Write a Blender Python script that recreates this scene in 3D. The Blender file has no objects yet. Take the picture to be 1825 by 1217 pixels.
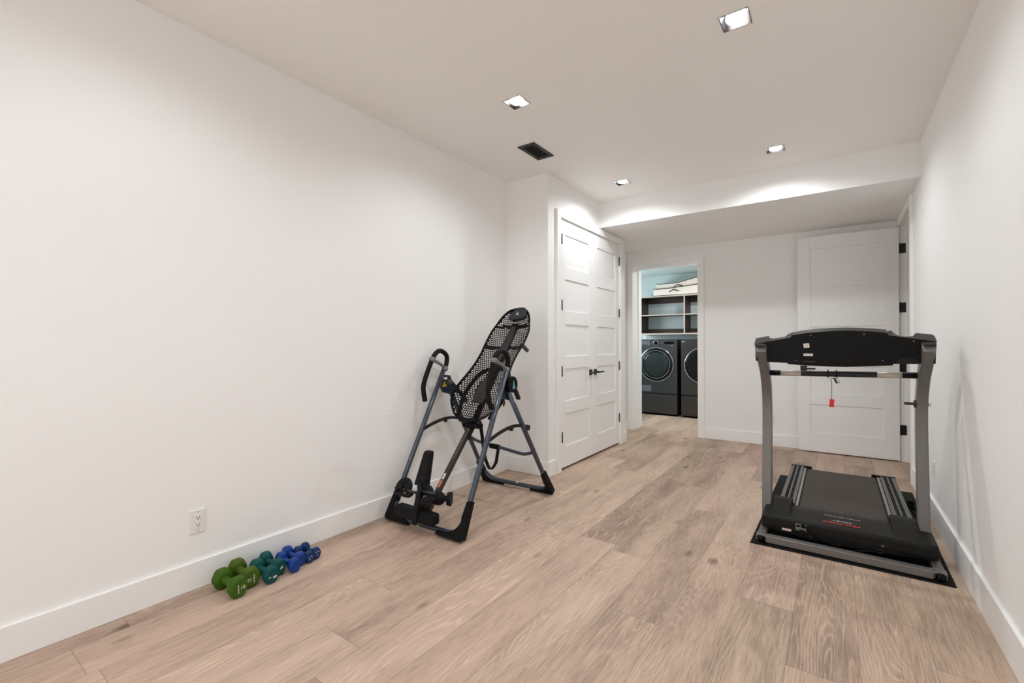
import bpy, bmesh, math, random
from mathutils import Vector, Matrix
random.seed(7)
SCN = bpy.context.scene
COL = SCN.collection
PI = math.pi

# ------------------------------------------------------------ camera, world, exposure
CAM_Z = 1.1983
F_PX, YAW, PITCH, ROLL = 809.94, 0.6182504, 0.0058795, -0.0010312
_F = Vector((-math.sin(YAW)*math.cos(PITCH), math.cos(YAW)*math.cos(PITCH), math.sin(PITCH)))
_R = Vector((math.cos(YAW), math.sin(YAW), 0))
_U = _R.cross(_F)
_R2 = _R*math.cos(ROLL) + _U*math.sin(ROLL)
_U2 = -_R*math.sin(ROLL) + _U*math.cos(ROLL)
cam_data = bpy.data.cameras.new('camera')
cam = bpy.data.objects.new('camera', cam_data)
COL.objects.link(cam)
m3 = Matrix((_R2, _U2, -_F)).transposed()
cam.matrix_world = Matrix.Translation((0, 0, CAM_Z)) @ m3.to_4x4()
cam_data.sensor_width = 36
cam_data.lens = F_PX/1825*36
cam_data.clip_start = 0.05
SCN.camera = cam

world = bpy.data.worlds.new('world'); SCN.world = world; world.use_nodes = True
world.node_tree.nodes['Background'].inputs[0].default_value = (0.5, 0.5, 0.5, 1)
world.node_tree.nodes['Background'].inputs[1].default_value = 0.0
SCN.cycles.max_bounces = 16
SCN.cycles.diffuse_bounces = 12
SCN.view_settings.view_transform = 'Standard'
SCN.view_settings.look = 'None'
SCN.view_settings.exposure = 0.40
SCN.view_settings.gamma = 1.0
SCN.view_settings.use_curve_mapping = False

SPOT_W = {2.39: 21, 4.165: 31, 0.62: 17, -1.15: 22}   # ceiling downlights, power set by row; the two out-of-view rows are added
SPOT_COL = (0.94, 1.0, 1.035)
REAR_FILL_W = 20       # fill light from a made-up window behind the camera
LAUNDRY_W = 17
WINDOW2_W = 19

# pixel (of the 1825x1217 photograph) -> point on a plane of the room
def _ray(u, v): return _F*F_PX + _R2*(u-912.5) - _U2*(v-608.5)
def onX(u, v, X): d = _ray(u, v); return d*(X/d.x) + Vector((0, 0, CAM_Z))
def onY(u, v, Y): d = _ray(u, v); return d*(Y/d.y) + Vector((0, 0, CAM_Z))
def onZ(u, v, Z): d = _ray(u, v); return d*((Z-CAM_Z)/d.z) + Vector((0, 0, CAM_Z))

# room dimensions
XL, XR, XC, XS = -2.57, 0.54, -2.115, -2.385
Y0, Y1, Y2, Y3 = -2.6, 3.536, 4.63, 6.153
H, ZB = 2.75, 2.476
LX = (-1.66, -0.383)
LY = (2.39, 4.165, 0.62, -1.15)

# ------------------------------------------------------------ materials
def new_mat(name):
    m = bpy.data.materials.new(name); m.use_nodes = True
    nt = m.node_tree; b = nt.nodes['Principled BSDF']
    return m, nt, b
def pr(name, col, rough=0.5, metal=0.0, bump=0.0, scale=60.0, var=0.0, coat=0.0, spec=None):
    m, nt, b = new_mat(name)
    c = (*col, 1)
    b.inputs['Base Color'].default_value = c
    b.inputs['Roughness'].default_value = rough
    b.inputs['Metallic'].default_value = metal
    if coat: b.inputs['Coat Weight'].default_value = coat; b.inputs['Coat Roughness'].default_value = 0.1
    if spec is not None: b.inputs['Specular IOR Level'].default_value = spec
    tc = nt.nodes.new('ShaderNodeTexCoord')
    nz = nt.nodes.new('ShaderNodeTexNoise'); nz.inputs['Scale'].default_value = scale; nz.inputs['Detail'].default_value = 4
    nt.links.new(tc.outputs['Object'], nz.inputs['Vector'])
    if var > 0:
        mx = nt.nodes.new('ShaderNodeMix'); mx.data_type = 'RGBA'
        mx.inputs['A'].default_value = (*[x*(1-var) for x in col], 1)
        mx.inputs['B'].default_value = (*[min(1, x*(1+var)) for x in col], 1)
        nt.links.new(nz.outputs['Fac'], mx.inputs['Factor']); nt.links.new(mx.outputs['Result'], b.inputs['Base Color'])
    if bump > 0:
        bp = nt.nodes.new('ShaderNodeBump'); bp.inputs['Strength'].default_value = bump; bp.inputs['Distance'].default_value = 0.002
        nt.links.new(nz.outputs['Fac'], bp.inputs['Height']); nt.links.new(bp.outputs['Normal'], b.inputs['Normal'])
    return m
def emit(name, col, s):
    m, nt, b = new_mat(name)
    b.inputs['Base Color'].default_value = (*col, 1)
    b.inputs['Emission Color'].default_value = (*col, 1); b.inputs['Emission Strength'].default_value = s
    return m

def wall_paint(name, col, bump=0.12):
    m, nt, b = new_mat(name)
    b.inputs['Roughness'].default_value = 0.62
    b.inputs['Base Color'].default_value = (*col, 1)
    b.inputs['Specular IOR Level'].default_value = 0.3
    tc = nt.nodes.new('ShaderNodeTexCoord')
    n1 = nt.nodes.new('ShaderNodeTexNoise'); n1.inputs['Scale'].default_value = 7; n1.inputs['Detail'].default_value = 5; n1.inputs['Distortion'].default_value = 1.6
    n2 = nt.nodes.new('ShaderNodeTexNoise'); n2.inputs['Scale'].default_value = 2.0; n2.inputs['Detail'].default_value = 2
    nt.links.new(tc.outputs['Object'], n1.inputs['Vector']); nt.links.new(tc.outputs['Object'], n2.inputs['Vector'])
    r = nt.nodes.new('ShaderNodeMapRange'); r.inputs['From Min'].default_value = 0.56; r.inputs['From Max'].default_value = 0.66
    nt.links.new(n1.outputs['Fac'], r.inputs['Value'])
    mu = nt.nodes.new('ShaderNodeMath'); mu.operation = 'MULTIPLY'
    nt.links.new(r.outputs[0], mu.inputs[0]); nt.links.new(n2.outputs['Fac'], mu.inputs[1])
    bp = nt.nodes.new('ShaderNodeBump'); bp.inputs['Strength'].default_value = bump; bp.inputs['Distance'].default_value = 0.004
    nt.links.new(mu.outputs[0], bp.inputs['Height']); nt.links.new(bp.outputs['Normal'], b.inputs['Normal'])
    return m

def floor_mat():
    m, nt, b = new_mat('oak_planks')
    N = nt.nodes.new; L = nt.links.new
    def math_(op, a, c=None, clamp=False):
        n = N('ShaderNodeMath'); n.operation = op; n.use_clamp = clamp
        for i, v in enumerate((a, c)):
            if v is None: continue
            if isinstance(v, (int, float)): n.inputs[i].default_value = v
            else: L(v, n.inputs[i])
        return n.outputs[0]
    geo = N('ShaderNodeNewGeometry'); sep = N('ShaderNodeSeparateXYZ'); L(geo.outputs['Position'], sep.inputs[0])
    X, Y = sep.outputs[0], sep.outputs[1]
    PW, PL = 0.229, 1.52
    xr = math_('DIVIDE', math_('ADD', X, 1.303+0.229*40), PW)
    row = math_('FLOOR', xr); fx = math_('FRACT', xr)
    w1 = N('ShaderNodeTexWhiteNoise'); w1.noise_dimensions = '1D'; L(row, w1.inputs['W'])
    yr = math_('DIVIDE', math_('ADD', math_('ADD', Y, 20), math_('MULTIPLY', w1.outputs['Value'], PL)), PL)
    col = math_('FLOOR', yr); fy = math_('FRACT', yr)
    cid = N('ShaderNodeCombineXYZ'); L(row, cid.inputs[0]); L(col, cid.inputs[1])
    w2 = N('ShaderNodeTexWhiteNoise'); w2.noise_dimensions = '3D'; L(cid.outputs[0], w2.inputs['Vector'])
    rnd = w2.outputs['Value']
    w3 = N('ShaderNodeSeparateColor'); L(w2.outputs['Color'], w3.inputs[0])
    off = math_('MULTIPLY', rnd, 37.0)
    # local plank coordinates
    gv = N('ShaderNodeCombineXYZ')
    L(math_('ADD', X, off), gv.inputs[0]); L(math_('ADD', Y, math_('MULTIPLY', w3.outputs[1], 19.0)), gv.inputs[1]); L(off, gv.inputs[2])
    # fine fibre
    mp = N('ShaderNodeMapping'); mp.inputs['Scale'].default_value = (170, 9, 1); L(gv.outputs[0], mp.inputs['Vector'])
    fine = N('ShaderNodeTexNoise'); fine.inputs['Scale'].default_value = 1; fine.inputs['Detail'].default_value = 5; fine.inputs['Roughness'].default_value = 0.65
    L(mp.outputs[0], fine.inputs['Vector'])
    # cathedral figure: contour lines of a slow stretched noise
    mp2 = N('ShaderNodeMapping'); mp2.inputs['Scale'].default_value = (6.5, 0.72, 1); L(gv.outputs[0], mp2.inputs['Vector'])
    slow = N('ShaderNodeTexNoise'); slow.inputs['Scale'].default_value = 1; slow.inputs['Detail'].default_value = 1.5; slow.inputs['Roughness'].default_value = 0.45; slow.inputs['Distortion'].default_value = 0.35
    L(mp2.outputs[0], slow.inputs['Vector'])
    jit = math_('MULTIPLY', fine.outputs['Fac'], 0.018)
    ring = math_('FRACT', math_('MULTIPLY', math_('ADD', slow.outputs['Fac'], jit), 30.0))
    tri = math_('ABSOLUTE', math_('SUBTRACT', math_('MULTIPLY', ring, 2.0), 1.0))
    line = math_('POWER', tri, 5.0)
    mpm = N('ShaderNodeMapping'); mpm.inputs['Scale'].default_value = (3.2, 0.8, 1); mpm.inputs['Location'].default_value = (7, 3, 1); L(gv.outputs[0], mpm.inputs['Vector'])
    msk = N('ShaderNodeTexNoise'); msk.inputs['Scale'].default_value = 1; msk.inputs['Detail'].default_value = 1; L(mpm.outputs[0], msk.inputs['Vector'])
    mr = N('ShaderNodeMapRange'); mr.inputs['From Min'].default_value = 0.44; mr.inputs['From Max'].default_value = 0.60; mr.inputs['To Min'].default_value = 0.15; L(msk.outputs['Fac'], mr.inputs['Value'])
    line = math_('MULTIPLY', line, mr.outputs[0])
    # broad tone
    mp3 = N('ShaderNodeMapping'); mp3.inputs['Scale'].default_value = (9.0, 1.4, 1); L(gv.outputs[0], mp3.inputs['Vector'])
    tone = N('ShaderNodeTexNoise'); tone.inputs['Scale'].default_value = 1; tone.inputs['Detail'].default_value = 3
    L(mp3.outputs[0], tone.inputs['Vector'])
    # knots
    mp4 = N('ShaderNodeMapping'); mp4.inputs['Scale'].default_value = (5.2, 2.6, 1); L(gv.outputs[0], mp4.inputs['Vector'])
    vor = N('ShaderNodeTexVoronoi'); vor.inputs['Scale'].default_value = 1; L(mp4.outputs[0], vor.inputs['Vector'])
    kn = N('ShaderNodeMapRange'); kn.inputs['From Min'].default_value = 0.03; kn.inputs['From Max'].default_value = 0.17; kn.inputs['To Min'].default_value = 1; kn.inputs['To Max'].default_value = 0
    L(vor.outputs['Distance'], kn.inputs['Value'])
    vs = N('ShaderNodeSeparateColor'); L(vor.outputs['Color'], vs.inputs[0])
    kmask = math_('MULTIPLY', kn.outputs[0], math_('GREATER_THAN', vs.outputs[0], 0.62))
    # combine to a tone value
    t = math_('ADD', math_('ADD', math_('MULTIPLY', tone.outputs['Fac'], 0.58), 0.135), math_('MULTIPLY', math_('SUBTRACT', fine.outputs['Fac'], 0.5), 0.72))
    t = math_('ADD', t, math_('MULTIPLY', math_('SUBTRACT', rnd, 0.5), 0.22))
    t = math_('ADD', t, math_('MULTIPLY', line, 0.27))
    t = math_('SUBTRACT', t, math_('MULTIPLY', kmask, 0.42))
    cr = N('ShaderNodeValToRGB'); L(t, cr.inputs[0])
    e = cr.color_ramp.elements
    e[0].position = 0.0; e[0].color = (0.150, 0.101, 0.074, 1)
    e[1].position = 0.95; e[1].color = (0.74, 0.570, 0.442, 1)
    for p_, c_ in ((0.28, (0.325, 0.233, 0.176, 1)), (0.52, (0.52, 0.383, 0.292, 1))):
        x = e.new(p_); x.color = c_
    # hue drift between planks
    hs = N('ShaderNodeHueSaturation'); L(cr.outputs[0], hs.inputs['Color'])
    hs.inputs['Saturation'].default_value = 1.0
    L(math_('ADD', 0.492, math_('MULTIPLY', w3.outputs[2], 0.014)), hs.inputs['Hue'])
    # seams
    sx = math_('MINIMUM', fx, math_('SUBTRACT', 1.0, fx)); sy = math_('MINIMUM', fy, math_('SUBTRACT', 1.0, fy))
    ex = math_('LESS_THAN', sx, 0.0045); ey = math_('LESS_THAN', sy, 0.0009)
    seam = math_('MAXIMUM', ex, ey)
    mx = N('ShaderNodeMix'); mx.data_type = 'RGBA'; L(math_('MULTIPLY', seam, 0.5), mx.inputs['Factor'])
    L(hs.outputs[0], mx.inputs['A']); mx.inputs['B'].default_value = (0.12, 0.08, 0.055, 1)
    L(mx.outputs['Result'], b.inputs['Base Color'])
    b.inputs['Roughness'].default_value = 0.52
    b.inputs['Specular IOR Level'].default_value = 0.35
    bh = math_('SUBTRACT', math_('ADD', math_('MULTIPLY', line, -0.25), fine.outputs['Fac']), math_('MULTIPLY', seam, 3.0))
    bp = N('ShaderNodeBump'); bp.inputs['Strength'].default_value = 0.22; bp.inputs['Distance'].default_value = 0.0012
    L(bh, bp.inputs['Height']); L(bp.outputs['Normal'], b.inputs['Normal'])
    return m

M_WALL = wall_paint('wall_paint', (0.88, 0.877, 0.868), 0.2)
M_AQUA = wall_paint('aqua_wall_paint', (0.62, 0.70, 0.70), 0.1)
M_CEIL = wall_paint('ceiling_paint', (0.90, 0.885, 0.865), 0.06)
M_TRIM = pr('trim_paint', (0.89, 0.888, 0.88), 0.38, bump=0.02, scale=20)
M_DOOR = pr('door_paint', (0.88, 0.877, 0.868), 0.42, bump=0.02, scale=25)
M_FLOOR = floor_mat()
M_BLACK = pr('black_metal', (0.012, 0.012, 0.013), 0.35, 0.3, var=0.1)
M_PLATE = pr('outlet_plastic', (0.80, 0.79, 0.765), 0.35)
M_DARK = pr('slot_dark', (0.004, 0.004, 0.004), 0.7, spec=0.05)
M_CAN = pr('reflector', (0.07, 0.065, 0.065), 0.3, 1.0)
M_LENS = emit('lamp_lens', (1.0, 0.98, 0.96), 14)
M_VENT = pr('vent_metal', (0.03, 0.028, 0.026), 0.45, 0.3)
M_SLATE = pr('slate_frame_paint', (0.060, 0.072, 0.098), 0.28, 0.55, var=0.08, scale=200, coat=0.3)
M_PLAST = pr('black_plastic', (0.0045, 0.0045, 0.005), 0.42, bump=0.1, scale=400, spec=0.12)
M_PLAST2 = pr('soft_black_plastic', (0.010, 0.010, 0.011), 0.5, bump=0.15, scale=300, spec=0.12)
M_MESHBED = pr('bed_plastic', (0.007, 0.007, 0.0075), 0.45, spec=0.12)
M_GRAYPL = pr('gray_plastic', (0.17, 0.17, 0.165), 0.45)
M_FOAM = pr('foam_grip', (0.010, 0.009, 0.008), 0.55, bump=0.25, scale=500, spec=0.12)
M_STRAP = pr('webbing', (0.012, 0.012, 0.013), 0.8, bump=0.3, scale=700, spec=0.12)
M_CHROME = pr('bright_steel', (0.62, 0.62, 0.62), 0.2, 1.0)
M_YELLOW = pr('warning_yellow', (0.75, 0.52, 0.03), 0.5)
M_TEAL = pr('teal_mark', (0.15, 0.42, 0.48), 0.5)
M_WHITEINK = pr('white_ink', (0.78, 0.78, 0.76), 0.5)
M_ORANGE = pr('orange_ink', (0.75, 0.20, 0.05), 0.5)
M_TMGRAY = pr('treadmill_gray_paint', (0.185, 0.174, 0.165), 0.42, 0.4, var=0.05, scale=300)
M_TMBLACK = pr('treadmill_black', (0.0045, 0.0043, 0.004), 0.42, bump=0.12, scale=500, spec=0.12)
M_TMHOOD = pr('hood_black', (0.014, 0.0135, 0.0125), 0.46, bump=0.2, scale=450, spec=0.12)
M_TMRIM = pr('console_rim_gray', (0.060, 0.057, 0.053), 0.40, bump=0.1, scale=400, spec=0.12)
M_BELT = pr('running_belt', (0.075, 0.063, 0.056), 0.72, bump=0.25, scale=700, var=0.18, spec=0.12)
M_RAIL = pr('rail_gray', (0.115, 0.112, 0.105), 0.42, 0.25, bump=0.05)
M_SILVER = pr('silver_strip', (0.33, 0.31, 0.285), 0.32, 0.7)
M_GRIP = pr('contact_plate', (0.62, 0.55, 0.49), 0.45, 0.35)
M_MAT = pr('rubber_mat', (0.008, 0.0075, 0.007), 0.65, bump=0.3, scale=350, spec=0.12)
M_RED = pr('red_plastic', (0.72, 0.012, 0.012), 0.35)
M_REDINK = pr('red_ink', (0.80, 0.05, 0.025), 0.45)
M_LABEL = pr('paper_label', (0.72, 0.68, 0.62), 0.55)
M_LABEL2 = pr('tan_print', (0.55, 0.42, 0.33), 0.6)
M_WASH = pr('graphite_steel', (0.075, 0.074, 0.076), 0.30, 0.75, var=0.05, scale=15)
M_DRY = pr('graphite_steel_dark', (0.068, 0.064, 0.062), 0.28, 0.75, var=0.05, scale=15)
M_GLASSD = pr('dark_door_glass', (0.004, 0.0045, 0.005), 0.22, 0.0, spec=0.25)
M_CHRING = pr('chrome_ring', (0.70, 0.70, 0.70), 0.18, 1.0)
M_DRUM = pr('drum_teal_steel', (0.22, 0.32, 0.32), 0.3, 0.6)
M_CANVAS = pr('cream_canvas', (0.84, 0.73, 0.66), 0.85, bump=0.3, scale=160, var=0.06)
M_PIPING = pr('black_piping', (0.015, 0.014, 0.014), 0.8)
M_EDGE = pr('shelf_edge_band', (0.52, 0.44, 0.38), 0.45)
def walnut():
    m, nt, b = new_mat('walnut_laminate')
    tc = nt.nodes.new('ShaderNodeTexCoord'); mp = nt.nodes.new('ShaderNodeMapping'); mp.inputs['Scale'].default_value = (3, 3, 60)
    nz = nt.nodes.new('ShaderNodeTexNoise'); nz.inputs['Scale'].default_value = 1.5; nz.inputs['Detail'].default_value = 4
    cr = nt.nodes.new('ShaderNodeValToRGB')
    cr.color_ramp.elements[0].color = (0.018, 0.009, 0.006, 1); cr.color_ramp.elements[1].color = (0.085, 0.046, 0.031, 1)
    cr.color_ramp.elements[0].position = 0.3; cr.color_ramp.elements[1].position = 0.75
    nt.links.new(tc.outputs['Object'], mp.inputs[0]); nt.links.new(mp.outputs[0], nz.inputs['Vector'])
    nt.links.new(nz.outputs['Fac'], cr.inputs[0]); nt.links.new(cr.outputs[0], b.inputs['Base Color'])
    b.inputs['Roughness'].default_value = 0.45
    return m
M_WALNUT = walnut()

# ------------------------------------------------------------ mesh helpers
class MB:
    def __init__(self): self.bm = bmesh.new(); self.mats = []
    def mi(self, m):
        if m is None: return 0
        if m not in self.mats: self.mats.append(m)
        return self.mats.index(m)
    def face(self, vs, mi=0, smooth=False):
        try: f = self.bm.faces.new(vs)
        except ValueError: return None
        f.material_index = mi; f.smooth = smooth; return f
    def box(self, a, b, m=None, rot=None, piv=None):
        i = self.mi(m)
        x0, y0, z0 = a; x1, y1, z1 = b
        P = [Vector(p) for p in ((x0,y0,z0),(x1,y0,z0),(x1,y1,z0),(x0,y1,z0),(x0,y0,z1),(x1,y0,z1),(x1,y1,z1),(x0,y1,z1))]
        if rot is not None:
            c = Vector(piv) if piv is not None else (Vector(a)+Vector(b))/2
            P = [c + rot @ (p-c) for p in P]
        v = [self.bm.verts.new(p) for p in P]
        for q in ((3,2,1,0),(4,5,6,7),(0,1,5,4),(1,2,6,5),(2,3,7,6),(3,0,4,7)): self.face([v[k] for k in q], i)
        return self
    def prism(self, poly, axis, a, b, m=None):
        """poly: list of 2D points; extruded along axis ('x','y','z') from a to b"""
        i = self.mi(m)
        def mk(p, t):
            if axis == 'x': return Vector((t, p[0], p[1]))
            if axis == 'y': return Vector((p[0], t, p[1]))
            return Vector((p[0], p[1], t))
        A = [self.bm.verts.new(mk(p, a)) for p in poly]; B = [self.bm.verts.new(mk(p, b)) for p in poly]
        n = len(poly)
        self.face(A[::-1], i); self.face(B, i)
        for k in range(n): self.face([A[k], A[(k+1) % n], B[(k+1) % n], B[k]], i)
        return self
    def loft(self, rings, m=None, cap=True, smooth=True, closed=False):
        i = self.mi(m)
        R = [[self.bm.verts.new(p) for p in r] for r in rings]
        n = len(R[0])
        rr = list(zip(R, R[1:])) + ([(R[-1], R[0])] if closed else [])
        for a, b in rr:
            for k in range(n): self.face([a[k], a[(k+1) % n], b[(k+1) % n], b[k]], i, smooth)
        if cap and not closed:
            self.face(R[0][::-1], i); self.face(R[-1], i)
        return self
    def tube(self, pts, r, m=None, seg=12, sx=1.0, sy=1.0, cap=True, closed=False, up=None, smooth=True):
        pts = [Vector(p) for p in pts]; n = len(pts)
        rad = r if isinstance(r, (list, tuple)) else [r]*n
        T = []
        for k in range(n):
            if closed: t = pts[(k+1) % n]-pts[k-1]
            else: t = pts[min(k+1, n-1)]-pts[max(k-1, 0)]
            T.append(t.normalized())
        u = Vector(up) if up is not None else (Vector((0,0,1)) if abs(T[0].z) < 0.9 else Vector((1,0,0)))
        rings = []; prev = None
        for k in range(n):
            if up is not None: uu = Vector(up)
            else: uu = u if prev is None else prev
            a = (uu - T[k]*uu.dot(T[k]))
            if a.length < 1e-6: a = T[k].orthogonal()
            a.normalize(); prev = a
            b = T[k].cross(a)
            rings.append([pts[k] + (a*math.cos(2*PI*j/seg)*sx + b*math.sin(2*PI*j/seg)*sy)*rad[k] for j in range(seg)])
        return self.loft(rings, m, cap, smooth, closed)
    def cyl(self, a, b, r, m=None, seg=20, r2=None):
        return self.tube([a, b], [r, r if r2 is None else r2], m, seg)
    def ribbon(self, pts, w, t, side, m=None):
        """flat strap: width w along 'side' vector, thickness t"""
        s = Vector(side).normalized(); pts = [Vector(p) for p in pts]; n = len(pts); rings = []
        for k in range(n):
            tg = (pts[min(k+1, n-1)]-pts[max(k-1, 0)]).normalized(); nn = tg.cross(s).normalized()
            rings.append([pts[k]+s*w/2+nn*t/2, pts[k]-s*w/2+nn*t/2, pts[k]-s*w/2-nn*t/2, pts[k]+s*w/2-nn*t/2])
        return self.loft(rings, m, True, False)
    def sphere(self, c, r, m=None, seg=16, rings=10, s=(1,1,1)):
        c = Vector(c); R = []
        for j in range(1, rings):
            th = PI*j/rings
            R.append([c+Vector((r*s[0]*math.sin(th)*math.cos(2*PI*k/seg), r*s[1]*math.sin(th)*math.sin(2*PI*k/seg), -r*s[2]*math.cos(th))) for k in range(seg)])
        return self.loft(R, m, True, True)
    def build(self, name, m=None, parent=None, bevel=0.0, bseg=2, loc=None, smooth_angle=None):
        bmesh.ops.recalc_face_normals(self.bm, faces=self.bm.faces)
        me = bpy.data.meshes.new(name); self.bm.to_mesh(me); self.bm.free()
        mats = self.mats if self.mats else [m]
        for x in mats: me.materials.append(x if x is not None else m)
        o = bpy.data.objects.new(name, me); COL.objects.link(o)
        if parent is not None:
            o.parent = parent
            o.matrix_parent_inverse = parent_world(parent).inverted()
        if loc is not None: o.location = loc
        if bevel > 0:
            bv = o.modifiers.new('bevel', 'BEVEL'); bv.width = bevel; bv.segments = bseg; bv.limit_method = 'ANGLE'; bv.angle_limit = math.radians(35)
            bv.harden_normals = False
        return o
def parent_world(p):
    m = p.matrix_basis.copy()
    if p.parent is not None: m = parent_world(p.parent) @ p.matrix_parent_inverse @ m
    return m
def tag(o, label=None, cat=None, group=None, kind=None):
    if label: o['label'] = label
    if cat: o['category'] = cat
    if group: o['group'] = group
    if kind: o['kind'] = kind
    return o
def thing(name, loc, label, cat, group=None, rz=0.0):
    o = bpy.data.objects.new(name, None); COL.objects.link(o)
    o.empty_display_size = 0.05
    o.location = loc; o.rotation_euler = (0, 0, rz)
    return tag(o, label, cat, group)
def struct(mb, name, m, **k):
    return tag(mb.build(name, m, **k), kind='structure')
def text_bm(s, size, mat, name, parent, M, extrude=0.0004, align='CENTER'):
    """letters as a real thin mesh; M maps the text's xy plane into the world"""
    cu = bpy.data.curves.new(name+'_txt', 'FONT'); cu.body = s; cu.size = size; cu.extrude = extrude
    cu.align_x = align; cu.align_y = 'CENTER'; cu.resolution_u = 3
    to = bpy.data.objects.new(name+'_tmp', cu); COL.objects.link(to)
    dg = bpy.context.evaluated_depsgraph_get()
    me = bpy.data.meshes.new_from_object(to.evaluated_get(dg))
    me.name = name
    bpy.data.objects.remove(to); bpy.data.curves.remove(cu)
    me.transform(M); me.materials.clear(); me.materials.append(mat)
    o = bpy.data.objects.new(name, me); COL.objects.link(o)
    if parent is not None:
        o.parent = parent; o.matrix_parent_inverse = parent_world(parent).inverted()
    return o
def frame_mat(origin, xdir, ydir):
    x = Vector(xdir).normalized(); y = Vector(ydir).normalized(); z = x.cross(y)
    return Matrix.Translation(origin) @ Matrix((x, y, z)).transposed().to_4x4()
def smooth_path(pts, n=6):
    """Catmull-Rom resample"""
    P = [Vector(p) for p in pts]; out = []
    for k in range(len(P)-1):
        p0, p1, p2, p3 = P[max(k-1, 0)], P[k], P[k+1], P[min(k+2, len(P)-1)]
        for j in range(n):
            t = j/n
            out.append(0.5*((2*p1)+(-p0+p2)*t+(2*p0-5*p1+4*p2-p3)*t*t+(-p0+3*p1-3*p2+p3)*t**3))
    out.append(P[-1]); return out

# ============================================================ ROOM SHELL
LXR, LYB, LH = -0.55, 8.5, 2.47          # laundry right side, back, ceiling
# floor
mb = MB(); mb.box((-4.0, Y0-0.12, -0.06), (1.9, 8.62, 0.0)); struct(mb, 'floor', M_FLOOR)
# ceiling with square openings for the recessed lights
mb = MB()
hs = 0.0625
holes = [(x, y) for x in LX for y in LY]
xs = sorted({XL-0.12, XR+0.12} | {x+s*hs for x in LX for s in (-1, 1)})
ys = sorted({Y0-0.12, Y2+0.1} | {y+s*hs for y in LY for s in (-1, 1)})
for i in range(len(xs)-1):
    for j in range(len(ys)-1):
        cx, cy = (xs[i]+xs[i+1])/2, (ys[j]+ys[j+1])/2
        if any(abs(cx-hx) < hs and abs(cy-hy) < hs for hx, hy in holes): continue
        mb.face([mb.bm.verts.new((x, y, H)) for x, y in ((xs[i], ys[j]), (xs[i], ys[j+1]), (xs[i+1], ys[j+1]), (xs[i+1], ys[j]))])
bmesh.ops.remove_doubles(mb.bm, verts=mb.bm.verts, dist=1e-5)
mb.box((XL-0.12, Y0-0.12, H+0.16), (XR+0.12, Y2+0.1, H+0.2))
struct(mb, 'ceiling', M_CEIL)
# lowered soffit at the end of the room
mb = MB(); mb.box((XS-0.3, Y2, ZB), (XR+0.0, Y3, H+0.1)); struct(mb, 'wall_soffit', M_WALL)
# left wall
mb = MB(); mb.box((XL-0.12, Y0-0.12, 0), (XL, Y1+0.12, H+0.01)); struct(mb, 'wall_left', M_WALL)
# closet return and closet front wall with the double-door opening
DY0, DY1, DZ = 3.735, 5.195, 2.40
mb = MB()
mb.box((XL, Y1, 0), (XC, Y1+0.10, H+0.01))
mb.box((XC-0.12, Y1+0.10, 0), (XC, DY0, H+0.01)); mb.box((XC-0.12, DY1, 0), (XC, 5.375, H+0.01)); mb.box((XC-0.12, DY0, DZ), (XC, DY1, H+0.01))
mb.box((XS-0.45, 5.275, 0), (XC-0.12, 5.375, H+0.01))
mb.box((XS-0.45, Y1+0.1, 0), (XS-0.40, 5.275, H+0.01))
struct(mb, 'wall_closet', M_WALL)
mb = MB(); mb.box((XS-0.12, 5.375, 0), (XS, Y3, ZB)); struct(mb, 'wall_recess', M_WALL)
# back wall with the laundry doorway (thick)
WX0, WX1, WZ, WT = -2.303, -1.440, 2.275, 0.33
mb = MB()
mb.box((XS-0.12, Y3, 0), (WX0-0.02, Y3+WT, H)); mb.box((WX1+0.02, Y3, 0), (1.9, Y3+WT, H)); mb.box((WX0-0.02, Y3, WZ+0.02), (WX1+0.02, Y3+WT, H))
struct(mb, 'wall_back', M_WALL)
# right wall with door opening
RY0, RY1, RZ = 5.165, 6.062, 2.395
mb = MB()
mb.box((XR, Y0-0.12, 0), (XR+0.12, RY0-0.02, H+0.01)); mb.box((XR, RY1+0.02, 0), (XR+0.12, Y3, H+0.01)); mb.box((XR, RY0-0.02, RZ+0.02), (XR+0.12, RY1+0.02, H+0.01))
struct(mb, 'wall_right', M_WALL)
# wall behind the camera; its wide window is added as a light source
mb = MB()
mb.box((XL, Y0-0.12, 0), (-2.1, Y0, H+0.01)); mb.box((0.1, Y0-0.12, 0), (XR, Y0, H+0.01))
mb.box((-2.1, Y0-0.12, 0), (0.1, Y0, 0.9)); mb.box((-2.1, Y0-0.12, 2.2), (0.1, Y0, H+0.01))
struct(mb, 'wall_front', M_WALL)
mb = MB()
for a, b in (((-2.1, Y0-0.1, 0.9), (-2.05, Y0-0.02, 2.2)), ((0.05, Y0-0.1, 0.9), (0.1, Y0-0.02, 2.2)), ((-2.05, Y0-0.1, 0.9), (0.05, Y0-0.02, 0.95)),
             ((-2.05, Y0-0.1, 2.15), (0.05, Y0-0.02, 2.2)), ((-1.03, Y0-0.1, 0.95), (-0.97, Y0-0.02, 2.15))): mb.box(a, b)
struct(mb, 'added_window_1', M_TRIM, bevel=0.003)
# room beyond the right-hand door
mb = MB()
mb.box((1.78, 4.3, 0), (1.9, Y3, 2.5)); mb.box((XR+0.12, 4.2, 0), (1.9, 4.3, 2.5)); mb.box((XR+0.12, 4.2, 2.5), (1.9, Y3, 2.6))
struct(mb, 'wall_hall', M_WALL)
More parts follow.
